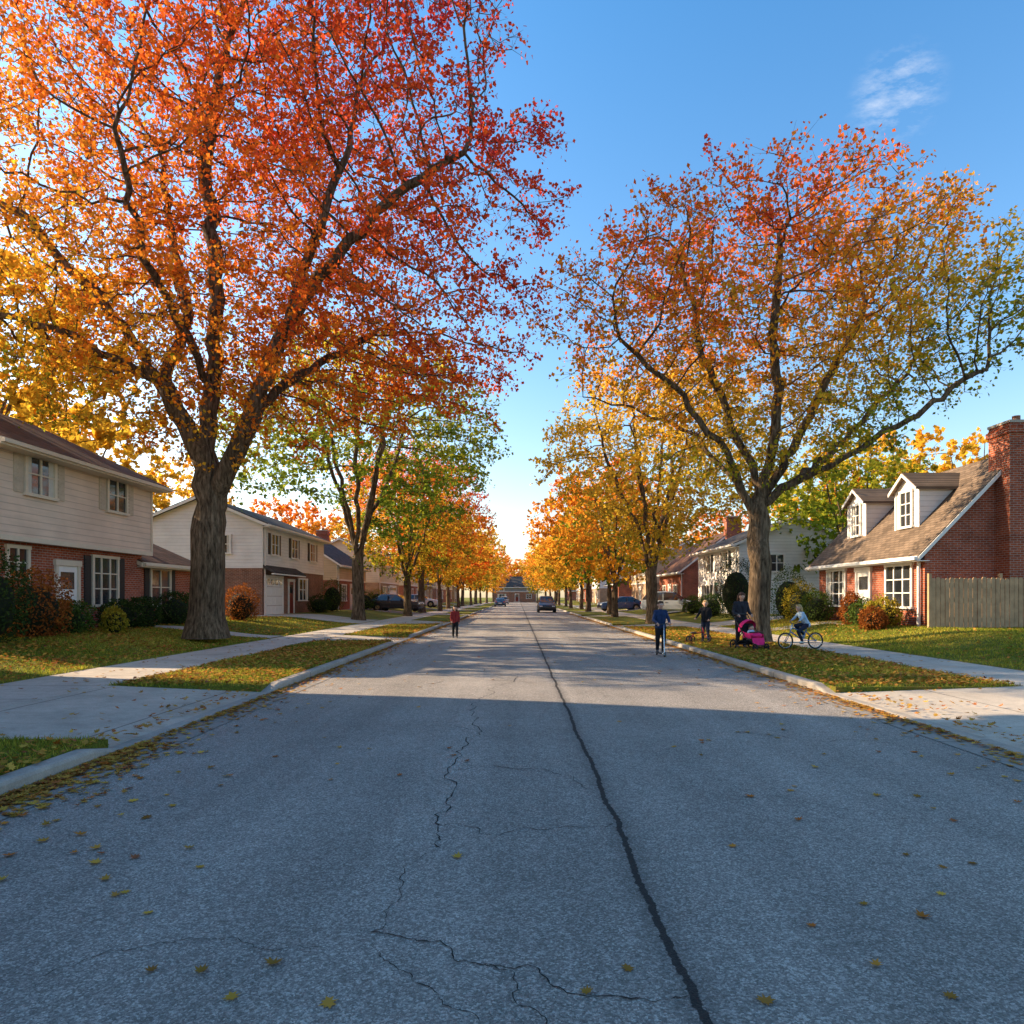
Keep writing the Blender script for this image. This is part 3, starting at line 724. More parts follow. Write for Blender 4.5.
GC = generic(33, 11.5, 5.4, 1500, 7, .4, .30, .22, 3, False, 1.0, .7); GD = generic(34, 14, 6.4, 1500, 8, .5, .38, .26, 3, False, 1.3, .8)
def T(m, mat, x, y, s=1, r=None, z=None):
    place_tree('maple_tree', m, mat, (x, y, (.12 if (-6.8 < x < 8.3) else lawn_z(x)) if z is None else z), random.uniform(0, 6.28) if r is None else r, s)
T(GA, L_GRN, -9.7, 41.5, 1.16, .6); T(GB, L_ORG, -8.4, 52, .92); T(GB, L_RED, -8.9, 63, 1.04); T(GC, L_YEL, -8.1, 71, 1.0); T(GD, L_GOL, -8.6, 84, .92)
T(GD, L_RED, -8.1, 93, .78); T(GC, L_YEL, -8.8, 108, 1.25); T(GD, L_GOL, -8.2, 119, .8); T(GC, L_ORG, -8.4, 136, 1.2); T(GC, L_YEL, -8.2, 149, 1.0); T(GC, L_GOL, -7.6, 166, 1.2)
T(GB, L_YEL, 7.5, 38, 1.03, 2.0); T(GC, L_GOL, 7.1, 50, 1.0); T(GC, L_GRN, 7.8, 58, .95); T(GC, L_GOL, 7.2, 70, 1.2); T(GD, L_YEL, 7.7, 83, .85)
T(GC, L_YEL, 7.1, 92, .98); T(GD, L_ORG, 7.6, 108, .85); T(GC, L_GOL, 7.2, 120, 1.0); T(GC, L_YEL, 7.5, 137, 1.2); T(GC, L_GOL, 7.1, 150, 1.05); T(GC, L_ORG, 6.8, 168, 1.2)
for x, y, m, mt, s in [(-28, 42, GD, L_YEL, 1.05), (-21.5, 26.3, GD, L_YEL, 1.08), (-36, 48, GD, L_GOL, 1.1), (-30, 60, GD, L_YEL, .95), (-27, 78, GD, L_GOL, .9), (-27, 98, GD, L_ORG, 1), (-28, 122, GD, L_YEL, .9), (-27, 150, GD, L_RED, .9),  # second tree put in behind the near house so its crown shades the road
                       (20, 41, GC, L_GRN, .95), (23.5, 47, GC, L_GRN, 1.0), (29.5, 45, GD, L_YEL, .9), (36, 44, GD, L_YEL, .8), (29, 57, GD, L_ORG, .85), (27, 68, GD, L_YEL, .8), (26, 88, GD, L_GOL, .9), (27, 112, GD, L_YEL, .8), (26, 140, GD, L_ORG, .95), (40, 60, GD, L_YEL, .9),
                       (-7, 191, GC, L_GOL, .9), (5.5, 192, GC, L_ORG, .8), (-4, 216, GD, L_ORG, 1.0), (4, 213, GD, L_YEL, 1.0), (0, 219, GD, L_RED, .9), (-13, 206, GD, L_GOL, 1.0), (12, 208, GD, L_GOL, .9), (20, 212, GD, L_GOL, 1), (-30, 206, GD, L_YEL, 1.1), (34, 208, GD, L_ORG, 1), (-44, 200, GD, L_GOL, 1), (48, 200, GD, L_YEL, 1)]:
    T(m, mt, x, y, s, None, .4)

# ------------------------------------------------------------ shrubs
def shrub(x, y, z, r, mat, n=2600, leaf=.07, name='shrub', seed=0):
    rg = np.random.default_rng(int(abs(x)*100+y*10+seed)); root = empty(name, (x, y, z))
    q = rg.normal(0, 1, (n, 3)); q /= np.linalg.norm(q, axis=1)[:, None]
    rr = (1+.20*wob(q*3, 1.3, x)+.10*wob(q*7, 1.0, y))*rg.uniform(.70, 1.08, n)**.6
    C = q*rr[:, None]*np.array(r)+np.array([0, 0, r[2]*.85]); C = C[C[:, 2] > 0.02]
    me = leaves_mesh(C, leaf, rg, np.clip(rg.normal(.5, .2, len(C))+.1*wob(C, 3), 0, 1), mat)
    o = bpy.data.objects.new('foliage', me); COL.objects.link(o); o.parent = root
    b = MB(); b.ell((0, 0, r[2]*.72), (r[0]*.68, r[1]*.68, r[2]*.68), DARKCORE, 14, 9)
    for i in range(5): b.tube([(0, 0, 0), (rg.normal(0, r[0]*.4), rg.normal(0, r[1]*.4), r[2])], [.03, .01], BARK, 5)
    b.done('stems', root, True)
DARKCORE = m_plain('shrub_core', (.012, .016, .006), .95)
S_GRN = m_leaf('shrub_green', [(0, (.03, .05, .014)), (.5, (.06, .095, .02)), (1, (.12, .16, .03))], .25)
S_DK = m_leaf('yew_dark', [(0, (.015, .03, .01)), (.6, (.035, .055, .016)), (1, (.07, .10, .02))], .2)
S_RED = m_leaf('burning_bush', [(0, (.10, .05, .012)), (.5, (.24, .07, .02)), (1, (.42, .15, .025))], .35)
S_YEL = m_leaf('shrub_yellow', [(0, (.10, .12, .012)), (.5, (.28, .22, .025)), (1, (.48, .32, .04))], .35)
for x, y, r, mt, n in [(-12.9, 18.1, (.9, .95, 1.0), S_RED, 4200), (-12.7, 16.2, (1.0, .8, 1.25), S_DK, 4200), (-13.2, 19.9, (.7, .8, .55), S_GRN, 3000), (-13.3, 22.9, (.7, .75, .55), S_DK, 3000), (-13.3, 24.1, (.65, .7, .6), S_DK, 3000), (-13.3, 26.4, (.75, .8, .72), S_DK, 3000),
                       (-12.3, 20.8, (.35, .35, .45), S_YEL, 1500), (-13.6, 28.9, (.8, .9, .7), S_GRN, 3000), (-12.8, 31.5, (.8, .8, .9), S_RED, 3000), (-13.6, 46.8, (.8, .9, .7), S_DK, 2500), (-13.6, 50, (.9, .9, 1.3), S_GRN, 2500),
                       (13.3, 24.9, (.6, .7, .6), S_YEL, 2800), (13.35, 26.2, (.6, .7, .55), S_GRN, 2800), (13.3, 27.2, (.45, .45, .7), S_RED, 2400), (13.3, 30.4, (.7, .8, .75), S_GRN, 2800), (13.2, 31.8, (.8, .8, 1.0), S_YEL, 2800), (13.2, 33.3, (.9, .9, 1.35), S_GRN, 3000), (12.6, 24.2, (.45, .5, .45), S_RED, 2200),
                       (12.4, 38.8, (1.1, 1.1, 1.9), S_DK, 4500), (12.2, 43, (.8, .9, .8), S_GRN, 2500), (12.4, 48, (.8, 1.2, .7), S_GRN, 2500), (12.3, 58, (.9, 1, 1.0), S_RED, 2500), (-13, 58, (.9, 1, .9), S_GRN, 2500), (-13, 63, (.9, 1, 1.0), S_YEL, 2500)]:
    shrub(x, y, lawn_z(x)-.02, r, mt, n)

# ------------------------------------------------------------ grass blades and fallen leaves
def gz(x, y):
    ss = lambda t: t*t*(3-2*t)
    z = np.where(x < 0, .15+.38*ss(np.clip((-8.7-x)/4.5, 0, 1)), .15+.40*ss(np.clip((x-10)/4.0, 0, 1)))
    z = np.where((x > -6.8) & (x < 8.3), .122, z)
    z = np.where(((x > -8.7) & (x <= -6.8)) | ((x >= 8.3) & (x < 10)), .141, z)
    z = np.where((x > -4.26) & (x < 5.21), .14, z)
    z = np.where((x > -4.1) & (x < 5.05), np.interp(x, [-4.1, -1.5, .5, 2.5, 5.05], [.006, .036, .046, .036, .006]), z)
    for a, c in LDR:
        m = (x < -4.26) & (x > -6.8) & (y > a) & (y < c); z = np.where(m, .03+(-4.26-x)/2.54*.108, z)
    for a, c in RDR:
        m = (x > 5.21) & (x < 8.3) & (y > a) & (y < c); z = np.where(m, .03+(x-5.21)/3.09*.108, z)
    return z
regs = [(-6.8, -4.27, 3.8, 7.12, 1700), (-6.8, -4.27, 11.28, 22.95, 700), (-15, -8.68, 11.28, 23.9, 420), (-15, -8.68, 25.4, 37, 160), (-6.8, -4.27, 26.4, 37, 300),
        (5.22, 8.31, 11.18, 33.9, 500), (9.99, 24, 11.18, 24, 330), (9.99, 14, 24, 34, 250)]
P_ = []
for x0, x1, y0, y1, dn in regs:
    n = int((x1-x0)*(y1-y0)*dn); P_.append(np.stack([rng.uniform(x0, x1, n), rng.uniform(y0, y1, n)], 1))
P_ = np.concatenate(P_); N = len(P_); bz = gz(P_[:, 0], P_[:, 1])-.004
hh = rng.uniform(.03, .075, N)*(1+.3*np.sin(P_[:, 0]*1.7)*np.sin(P_[:, 1]*1.3)); ang = rng.uniform(0, 6.28, N); ww = rng.uniform(.005, .010, N)*np.clip(P_[:, 1]/9, 1, 2.2)
bs = np.stack([P_[:, 0], P_[:, 1], bz], 1); side = np.stack([np.cos(ang), np.sin(ang), np.zeros(N)], 1)*ww[:, None]
tp = bs+np.stack([rng.normal(0, .026, N), rng.normal(0, .026, N), hh], 1)
V = np.stack([bs-side, bs+side, tp], 1).reshape(-1, 3); at = np.zeros((N, 4)); at[:, 0] = np.clip(.5+.28*np.sin(P_[:, 0]*.8+1)*np.sin(P_[:, 1]*.55)+rng.normal(0, .18, N), 0, 1); at[:, 1] = rng.random(N)
L_GRASS = m_leaf('grass_blades', [(0, (.07, .11, .014)), (.4, (.17, .195, .025)), (.7, (.32, .28, .035)), (1, (.48, .36, .07))], .4, 1.6)
me = np_mesh('lawn_grass', V, np.arange(3*N).reshape(N, 3), np.repeat(at, 3, 0), L_GRASS, True)
o = bpy.data.objects.new('lawn_grass', me); COL.objects.link(o)
L_FALL = m_leaf('fallen_leaf', [(0, (.30, .14, .04)), (.3, (.48, .25, .05)), (.55, (.58, .34, .06)), (.8, (.48, .15, .03)), (1, (.28, .10, .05))], .15, 1.2)
pts = []
def sc_(x0, x1, y0, y1, n):
    p = np.stack([rng.uniform(x0, x1, n), y0+(y1-y0)*rng.random(n)**1.25], 1)
    d = .5+.5*np.sin(p[:, 0]*1.3+np.sin(p[:, 1]*.7)*1.6)*np.sin(p[:, 1]*.9+1.3*np.sin(p[:, 0]*.8))
    pts.append(p[rng.random(n) < .25+.9*d])
for xi, sg in ((-4.08, 1), (5.03, -1)):
    n = 6500; yy = 3.5+60*rng.random(n)**1.5; dens = .5+.5*np.sin(yy*1.1)*np.sin(yy*.37+1); k = rng.random(n) < .35+.65*dens
    pts.append(np.stack([xi+sg*rng.exponential(.12, n), yy], 1)[k])
    n = 420; pts.append(np.stack([xi+sg*rng.exponential(.8, n), 3.5+60*rng.random(n)**1.4], 1))
    n = 900; pts.append(np.stack([xi-sg*.15-sg*rng.exponential(.25, n), 3.5+40*rng.random(n)**1.4], 1))
n = 1500; pts.append(np.stack([-4.08+rng.exponential(.16, n), rng.uniform(3.2, 7.4, n)], 1))
sc_(-6.75, -4.2, 3.8, 7.1, 700); sc_(-6.75, -4.2, 11.4, 22.9, 5500); sc_(-14.5, -8.7, 11.4, 24, 6500); sc_(-14.5, -8.7, 25.4, 37, 2500); sc_(-6.75, -4.2, 26.4, 37, 1500)
sc_(5.2, 8.25, 11.3, 33, 8000); sc_(10.05, 22, 11.3, 24, 2200); sc_(10.05, 14, 24, 34, 1000); sc_(-8.6, -4.3, 7.2, 40, 700); sc_(5.3, 9.9, 5, 40, 700)
sc_(-4, 5, 2.6, 12, 50); sc_(-4, 5, 12, 60, 420)
spot = np.array([(-2.56, 4.19), (-1.83, 3.38), (-2.09, 3.63), (-1.53, 2.85), (-1.04, 2.91), (1.51, 2.89), (2.22, 3.58), (-2.48, 5.7), (2.2, 5.5), (-1.03, 5.97), (-2.16, 7.6), (1.8, 6.7), (1.98, 3.33)])
pts = np.concatenate([spot]+pts); N = len(pts)
outl = np.array([(0, -.55), (.10, -.15), (.42, -.32), (.36, -.05), (.62, .12), (.30, .22), (.34, .48), (.12, .36), (0, .72), (-.12, .36), (-.34, .48), (-.30, .22), (-.62, .12), (-.36, -.05), (-.42, -.32), (-.10, -.15)])
K = len(outl)
sz = rng.uniform(.045, .075, N); sz[pts[:, 1] > 14] *= 1.15
th = rng.uniform(0, 6.28, N); ct, st = np.cos(th), np.sin(th)
zz = gz(pts[:, 0], pts[:, 1]); ongrass = ((pts[:, 0] < -8.7) | (pts[:, 0] > 10) | ((pts[:, 0] > -6.8) & (pts[:, 0] < -4.26)) | ((pts[:, 0] > 5.21) & (pts[:, 0] < 8.3)))
lift = np.where(ongrass, rng.uniform(.015, .055, N), .006)+np.where((pts[:, 0] < -3.9) | (pts[:, 0] > 4.8), rng.uniform(0, .02, N), 0)
tx, ty = rng.normal(0, .25, N)*ongrass+rng.normal(0, .07, N), rng.normal(0, .25, N)*ongrass+rng.normal(0, .07, N)
lx = outl[:, 0][None]*sz[:, None]; ly = outl[:, 1][None]*sz[:, None]
wx = lx*ct[:, None]-ly*st[:, None]; wy = lx*st[:, None]+ly*ct[:, None]
curl = (np.abs(outl[:, 0])[None]**2+np.abs(outl[:, 1]*.7)[None]**2)*sz[:, None]*rng.uniform(0, .9, N)[:, None]
wz = (zz+lift)[:, None]+wx*tx[:, None]+wy*ty[:, None]+curl
wz = np.maximum(wz, (zz+.003)[:, None])
ring = np.stack([pts[:, 0][:, None]+wx, pts[:, 1][:, None]+wy, wz], 2)
cen = np.stack([pts[:, 0], pts[:, 1], np.maximum(zz+lift, zz+.003)], 1)[:, None]
V = np.concatenate([cen, ring], 1).reshape(-1, 3)
tri = np.array([[0, 1+i, 1+(i+1) % K] for i in range(K)])
Fc = (np.arange(N)[:, None, None]*(K+1)+tri[None]).reshape(-1, 3)
at = np.zeros((N, 4)); at[:, 0] = rng.random(N); at[:, 1] = rng.random(N)
me = np_mesh('fallen_leaves', V, Fc, np.repeat(at, K+1, 0), L_FALL, True)
o = bpy.data.objects.new('fallen_leaves', me); COL.objects.link(o)

# ------------------------------------------------------------ people
SKIN = m_plain('skin', (.52, .30, .21), .55, .06, 20)
LIPS = m_plain('lips', (.35, .10, .09), .5); EYE = m_plain('eye_dark', (.02, .015, .012), .2); EYEW = m_plain('eye_white', (.7, .68, .65), .3)
def cloth(name, c): return m_plain(name, c, .85, .2, 14, .15, 0, .01)
def caps_mesh(bm, a, b, ra, rb):
    a = Vector(a); b = Vector(b); vs = []
    for c, r in ((a, ra), (b, rb)):
        for i in range(1, 6):
            ph = math.pi*i/6
            for j in range(10):
                t = 2*math.pi*j/10; vs.append(bm.verts.new(c+Vector((math.sin(ph)*math.cos(t), math.sin(ph)*math.sin(t), math.cos(ph)))*r))
        vs.append(bm.verts.new(c+Vector((0, 0, r)))); vs.append(bm.verts.new(c-Vector((0, 0, r))))
    res = bmesh.ops.convex_hull(bm, input=vs)
    dele = [e for e in res['geom_interior'] if isinstance(e, bmesh.types.BMVert)]
    if dele: bmesh.ops.delete(bm, geom=dele, context='VERTS')
def person(H, J, mats, root, hs=1.0, hair='short', skirt=False, headyaw=0, headpitch=0, bulk=1.0):
    """J joints in metres, local frame, facing -Y; L is +X"""
    V3 = lambda k: Vector(J[k]); caps = []
    def c(a, b, ra, rb, lab): caps.append((Vector(a), Vector(b), ra*H, rb*H, lab))
    pel = (V3('hipL')+V3('hipR'))/2; che = (V3('shL')+V3('shR'))/2; up = (che-pel).normalized()
    sd = (V3('shL')-V3('shR')).normalized(); hsd = (V3('hipL')-V3('hipR')).normalized(); k = bulk
    for s in (-1, 1):
        c(pel+hsd*s*.04*H+up*.03*H, che+sd*s*.05*H-up*.05*H, .058*k, .062*k, 'top')
        c(pel+hsd*s*.045*H-up*.01*H, pel+hsd*s*.04*H+up*.06*H, .068*k, .058*k, 'top')
    c(V3('shL'), V3('shR'), .043*k, .043*k, 'top'); c(che-up*.03*H, che+up*.02*H, .062*k, .045, 'top')
    for q in 'LR':
        c(V3('hip'+q), V3('knee'+q), .064*k, .044*k, 'leg'); c(V3('knee'+q), V3('ank'+q), .043*k, .031*k, 'leg')
        c(V3('ank'+q), V3('ank'+q)+Vector((0, 0, -.012*H)), .027, .028, 'shoe'); c(V3('ank'+q)+Vector((0, .01, -.018*H)), V3('toe'+q), .026, .021, 'shoe')
        c(V3('sh'+q), V3('el'+q), .037*k, .029*k, 'top'); c(V3('el'+q), V3('wr'+q), .029*k, .022*k, 'top')
        fd = (V3('wr'+q)-V3('el'+q)).normalized()
        c(V3('wr'+q), V3('wr'+q)+fd*.03*H, .0155, .018, 'skin')
    hd = V3('head'); nk = che+up*.02*H
    c(nk, hd-Vector((0, 0, .03*H)), .031, .029, 'skin')
    c(nk, nk+up*.018*H, .042*k, .038, 'top')
    Rm = Matrix.Rotation(headyaw, 3, 'Z') @ Matrix.Rotation(headpitch, 3, 'X')
    def h(x, y, z): return hd+Rm @ Vector((x, y, z))*H*hs
    def hc(a, b, ra, rb, lab): caps.append((h(*a), h(*b), ra*H*hs, rb*H*hs, lab))
    hc((0, -.004, .008), (0, .010, .016), .052, .056, 'skin'); hc((0, -.018, -.038), (0, -.012, -.01), .030, .044, 'skin'); hc((0, -.038, -.048), (0, -.034, -.045), .014, .014, 'skin')
    hc((0, -.062, -.010), (0, -.052, .014), .0085, .006, 'skin')
    for s in (-1, 1): hc((s*.056, .002, -.008), (s*.057, .004, .008), .009, .010, 'skin'); hc((s*.02, -.046, .020), (s*.008, -.048, .020), .010, .010, 'skin')
    hc((0, .014, .022), (0, .022, .004), .0585, .055, 'hair'); hc((-.02, -.022, .048), (.02, -.022, .048), .026, .026, 'hair')
    if hair != 'short':
        for s in (-1, 0, 1): hc((s*.035, .03, .0), (s*.04, .042, -.085), .032, .024, 'hair')
        for s in (-1, 1): hc((s*.052, .006, .03), (s*.056, .012, -.05), .016, .016, 'hair')
    bm = bmesh.new()
    for a, b_, ra, rb, lab in caps: caps_mesh(bm, a, b_, ra, rb)
    me = bpy.data.meshes.new('tmp'); bm.to_mesh(me); bm.free()
    ob = bpy.data.objects.new('tmp', me); COL.objects.link(ob)
    rm = ob.modifiers.new('r', 'REMESH'); rm.mode = 'VOXEL'; rm.voxel_size = .0085*H/1.4
    s_ = ob.modifiers.new('s', 'SMOOTH'); s_.factor = .5; s_.iterations = 2
    dg = bpy.context.evaluated_depsgraph_get(); me2 = bpy.data.meshes.new_from_object(ob.evaluated_get(dg)); bpy.data.objects.remove(ob)
    nv = len(me2.vertices); co = np.zeros(nv*3); me2.vertices.foreach_get('co', co); co = co.reshape(-1, 3)
    fold = (np.sin(co[:, 2]*95/H+np.sin(co[:, 0]*40)*1.5)*.5+np.sin(co[:, 2]*43/H+co[:, 0]*60)*.5)
    fc = np.array([co[list(p.vertices)].mean(0) for p in me2.polygons])
    def lab_of(X):
        best = np.full(len(X), 1e9); lb = np.zeros(len(X), int)
        labs = ['top', 'leg', 'skin', 'hair', 'shoe']
        for a, b_, ra, rb, lab in caps:
            a = np.array(a); b_ = np.array(b_); d = b_-a; L = max(d.dot(d), 1e-9); t = np.clip((X-a) @ d/L, 0, 1)
            ds = np.linalg.norm(X-a-t[:, None]*d, axis=1)-(ra+(rb-ra)*t); u = ds < best; best[u] = ds[u]; lb[u] = labs.index(lab)
        return lb
    vl = lab_of(co); msk = (vl == 0) | (vl == 1)
    nrm = np.zeros(nv*3); me2.vertices.foreach_get('normal', nrm); nrm = nrm.reshape(-1, 3)
    co = co+nrm*(fold*.0035*msk)[:, None]+nrm*((vl == 3)*.003*np.sin(co[:, 0]*300))[:, None]
    me2.vertices.foreach_set('co', co.ravel()); me2.materials.clear()
    for m in mats: me2.materials.append(m)
    me2.polygons.foreach_set('material_index', lab_of(fc)); me2.polygons.foreach_set('use_smooth', [True]*len(me2.polygons)); me2.update()
    body = bpy.data.objects.new('body', me2); COL.objects.link(body); body.parent = root
    hb = MB()
    for q, sgn in (('L', 1), ('R', -1)):
        w = V3('wr'+q); fd = (w-V3('el'+q)).normalized(); gn = Vector(J.get('grip'+q, (0, -1, 0))); gn = (gn-fd*gn.dot(fd)).normalized()
        side = fd.cross(gn).normalized()
        pc = w+fd*.034*H
        hb.tube([w+fd*.012*H, w+fd*.03*H, w+fd*.05*H], [.014*H, .0175*H, .015*H], mats[2], 8)
        curl = J.get('curl', .5)
        for i, (o, L) in enumerate([(-.0135, .036), (-.0045, .042), (.0045, .039), (.0135, .031)]):
            p = pc+fd*.016*H+side*o*H; d = fd.copy(); path = [p]
            for sg in range(3):
                d = (d+gn*curl).normalized(); p = p+d*L*H*(.42, .33, .25)[sg]; path.append(p)
            hb.tube(path, [.0052*H, .005*H, .0045*H, .0035*H], mats[2], 6)
        tb = w+fd*.018*H-side*.014*H; td = (fd*.6-side*.7+gn*.4).normalized()
        hb.tube([tb, tb+td*.018*H, tb+td*.028*H+fd*.010*H], [.0065*H, .006*H, .0045*H], mats[2], 6)
    hb.done('hands', root, True)
    fb = MB()
    for s in (-1, 1):
        p = h(s*.021, -.0545, .010); fb.ell(p, (.0085*H*hs, .004*H*hs, .0055*H*hs), EYEW, 8, 6)
        p = h(s*.021, -.058, .010); fb.ell(p, (.004*H*hs, .002*H*hs, .004*H*hs), EYE, 8, 6)
    p = h(0, -.0505, -.030); fb.ell(p, (.015*H*hs, .005*H*hs, .0045*H*hs), LIPS, 8, 6)
    fb.done('face', root, True)
def stand(H, **kw):
    J = dict(hipL=(.048, 0, .52), hipR=(-.048, 0, .52), kneeL=(.058, -.01, .285), kneeR=(-.058, -.01, .285), ankL=(.065, .01, .052), ankR=(-.065, .01, .052),
             toeL=(.075, -.085, .021), toeR=(-.075, -.085, .021), shL=(.098, 0, .795), shR=(-.098, 0, .795), elL=(.14, .015, .63), elR=(-.14, .015, .63), wrL=(.145, -.03, .49), wrR=(-.145, -.03, .49), head=(0, -.01, .925))
    J.update(kw)
    return {k: (tuple(np.array(v)*H) if not (k.startswith('grip') or k == 'curl') else v) for k, v in J.items()}
NAVY = cloth('navy_jacket', (.018, .035, .09)); BLK = cloth('black_cloth', (.015, .015, .018)); DJ = cloth('dark_jeans', (.02, .025, .045)); REDJ = cloth('red_jacket', (.24, .03, .03))
LBL = cloth('light_blue_top', (.36, .48, .60)); GRYC = cloth('charcoal_cloth', (.028, .028, .035)); PINK = cloth('pink_fabric', (.80, .03, .17)); SHOE = m_plain('shoes', (.06, .06, .07), .6); SHW = m_plain('white_shoes', (.6, .6, .6), .6)
H_BR = m_plain('brown_hair', (.05, .025, .012), .6, .3, 60); H_BL = m_plain('blond_hair', (.42, .27, .11), .6, .3, 60); H_DK = m_plain('auburn_hair', (.09, .035, .018), .5, .3, 60)
H = 1.24; e = empty('walking_child', (-2.4, 26, road_z(-2.4)), .15)
person(H, stand(H, ankL=(.05, -.10, .055), toeL=(.055, -.19, .035), kneeL=(.052, -.08, .29), ankR=(-.05, .12, .07), toeR=(-.055, .045, .022), kneeR=(-.05, .0, .28), elL=(.13, .05, .64), wrL=(.12, .0, .50), elR=(-.13, -.01, .64), wrR=(-.11, -.09, .53)), [REDJ, BLK, SKIN, H_BR, SHOE], e, 1.15, 'long')
# child on a kick scooter
H = 1.38; e = empty('child_on_scooter', (3.82, 18.3, road_z(3.82)), .12); sc0 = .085/H
J = stand(H, ankL=(.028, -.06, .052), toeL=(.03, -.145, .021), kneeL=(.05, -.05, .285), ankR=(-.03, .10, .058), toeR=(-.045, .02, .021), kneeR=(-.055, .0, .28),
          elL=(.155, -.03, .645), wrL=(.125, -.16, .585), elR=(-.155, -.03, .645), wrR=(-.125, -.16, .585), gripL=(0, -.3, -1), gripR=(0, -.3, -1), curl=.9)
J = {k: ((v[0], v[1], v[2]+.085) if not (k.startswith('grip') or k == 'curl') else v) for k, v in J.items()}
person(H, J, [NAVY, BLK, SKIN, H_BR, SHOE], e, 1.1, 'short', bulk=1.04)
b = MB(); hz_ = .585*H+.06
b.box(-.055, .055, -.20, .24, .068, .085, BLACKM)
for yy in (-.33, .31): b.torus((0, yy, .06), (1, 0, 0), .045, .015, RUBBER, 20, 6); b.tube([(-.03, yy, .06), (.03, yy, .06)], .02, CHROME)
b.tube([(0, .24, .076), (0, .31, .06)], .014, CHROME); b.tube([(0, -.20, .076), (0, -.28, .12)], .016, CHROME)
b.tube([(0, -.33, .06), (0, -.30, .14), (0, -.27, hz_)], .014, CHROME); b.tube([(-.20, -.27, hz_), (.20, -.27, hz_)], .013, BLACKM)
b.done('scooter', e, True)
H = 1.36; e = empty('standing_child', (6.15, 22.4, .122), -.5)
person(H, stand(H, elR=(-.17, -.02, .65), wrR=(-.20, -.12, .58), elL=(.13, .03, .64), wrL=(.10, -.08, .55), ankL=(.08, -.02, .052), toeL=(.09, -.115, .021)), [BLK, DJ, SKIN, H_BL, SHOE], e, 1.1, 'short')
e = empty('tricycle', (5.78, 22.0, .135), 1.1); b = MB()
for c, R in (((0, -.30, .15), .13), ((-.19, .22, .11), .09), ((.19, .22, .11), .09)):
    b.torus((c[0], c[1], c[2]), (1, 0, 0), R, .02, RUBBER, 20, 6)
    for k in range(6):
        a = k*math.pi/3; b.tube([c, (c[0], c[1]+math.cos(a)*R, c[2]+math.sin(a)*R)], .005, CHROME, 4)
b.tube([(-.19, .22, .11), (.19, .22, .11)], .012, REDJ); b.tube([(0, .22, .11), (0, .1, .28), (0, -.2, .34)], .018, REDJ); b.tube([(0, -.30, .15), (0, -.2, .34), (0, -.16, .50)], .015, REDJ)
b.tube([(-.17, -.10, .50), (0, -.16, .50), (.17, -.10, .50)], .012, BLACKM); b.ell((0, .12, .31), (.09, .12, .035), BLACKM); b.tube([(-.1, -.3, .15), (.1, -.3, .15)], .01, CHROME)
for s in (-1, 1): b.box(s*.1-.04, s*.1+.04, -.33, -.27, .14, .16, BLACKM)
b.done('frame_and_wheels', e, True)
H = 1.62; e = empty('woman_standing', (6.45, 19.75, .122), .05)
person(H, stand(H, elL=(.145, -.01, .64), wrL=(.12, -.17, .60), elR=(-.145, -.01, .64), wrR=(-.12, -.17, .60), kneeL=(.055, -.03, .285), gripL=(0, 0, -1), gripR=(0, 0, -1), curl=.9, head=(0, -.035, .92)), [GRYC, BLK, SKIN, H_DK, SHOE], e, 1.0, 'long', headpitch=.3)
e = empty('baby_stroller', (6.5, 18.95, .122), .35); b = MB()
W = .25
for s in (-1, 1):
    b.tube([(s*W, .52, .98), (s*W, .30, .72), (s*.26, -.02, .38), (s*.17, -.36, .16)], .014, BLACKM)
    b.tube([(s*W, .10, .50), (s*.28, .42, .14)], .013, BLACKM); b.tube([(s*.26, .0, .36), (s*.27, .30, .20)], .009, BLACKM)
b.tube([(-W, .52, .98), (0, .56, 1.0), (W, .52, .98)], .019, BLACKM); b.tube([(-.28, .42, .14), (.28, .42, .14)], .012, BLACKM); b.tube([(-.17, -.36, .16), (.17, -.36, .16)], .011, BLACKM)
b.done('frame', e, True); b = MB()
for c, R in (((-.31, .42, .145), .125), ((.31, .42, .145), .125), ((-.19, -.36, .105), .085), ((.19, -.36, .105), .085)):
    b.torus(c, (1, 0, 0), R, .021, RUBBER, 22, 8); b.tube([(c[0]-.02, c[1], c[2]), (c[0]+.02, c[1], c[2])], .028, GRYC, 10)
    for k in range(5):
        a = k*math.pi*2/5; b.tube([c, (c[0], c[1]+math.cos(a)*R, c[2]+math.sin(a)*R)], .009, GRYC, 5)
b.done('wheels', e, True); b = MB()
def sweep(fn, nu, nv, mat):
    vs = [fn(i/nu, j/nv) for i in range(nu+1) for j in range(nv+1)]
    b.add(vs, [(i*(nv+1)+j, i*(nv+1)+j+1, (i+1)*(nv+1)+j+1, (i+1)*(nv+1)+j) for i in range(nu) for j in range(nv)], mat)
sweep(lambda u, v: (math.cos(math.pi*v)*.235, .16+.30*math.cos(math.radians(-15+125*u))*(.15+.85*math.sin(math.pi*v)), .55+(.30+.008*math.sin(u*18))*math.sin(math.radians(-15+125*u))*(.25+.75*math.sin(math.pi*v))), 10, 14, PINK)
sweep(lambda u, v: (-.2+.4*v, .20-.10*(1-u)+.02*math.cos(v*6.28), .34+.40*u), 6, 8, BLK)
sweep(lambda u, v: (-.2+.4*v, .10-.34*u, .36-.02*math.sin(u*3.1)), 5, 6, BLK)
sweep(lambda u, v: (-.2+.4*v, -.24-.06*u, .36-.22*u), 4, 6, PINK)
for s in (-1, 1): sweep(lambda u, v, s=s: (s*.21, .14-.36*u, .34+.18*v*(1-.4*u)), 5, 3, PINK)
b.ell((0, -.08, .42), (.20, .22, .09), PINK, 16, 10)
b.box(-.2, .2, .02, .40, .15, .17, BLK); b.box(-.2, .2, .02, .03, .17, .26, BLK); b.box(-.2, .2, .39, .40, .17, .26, BLK)
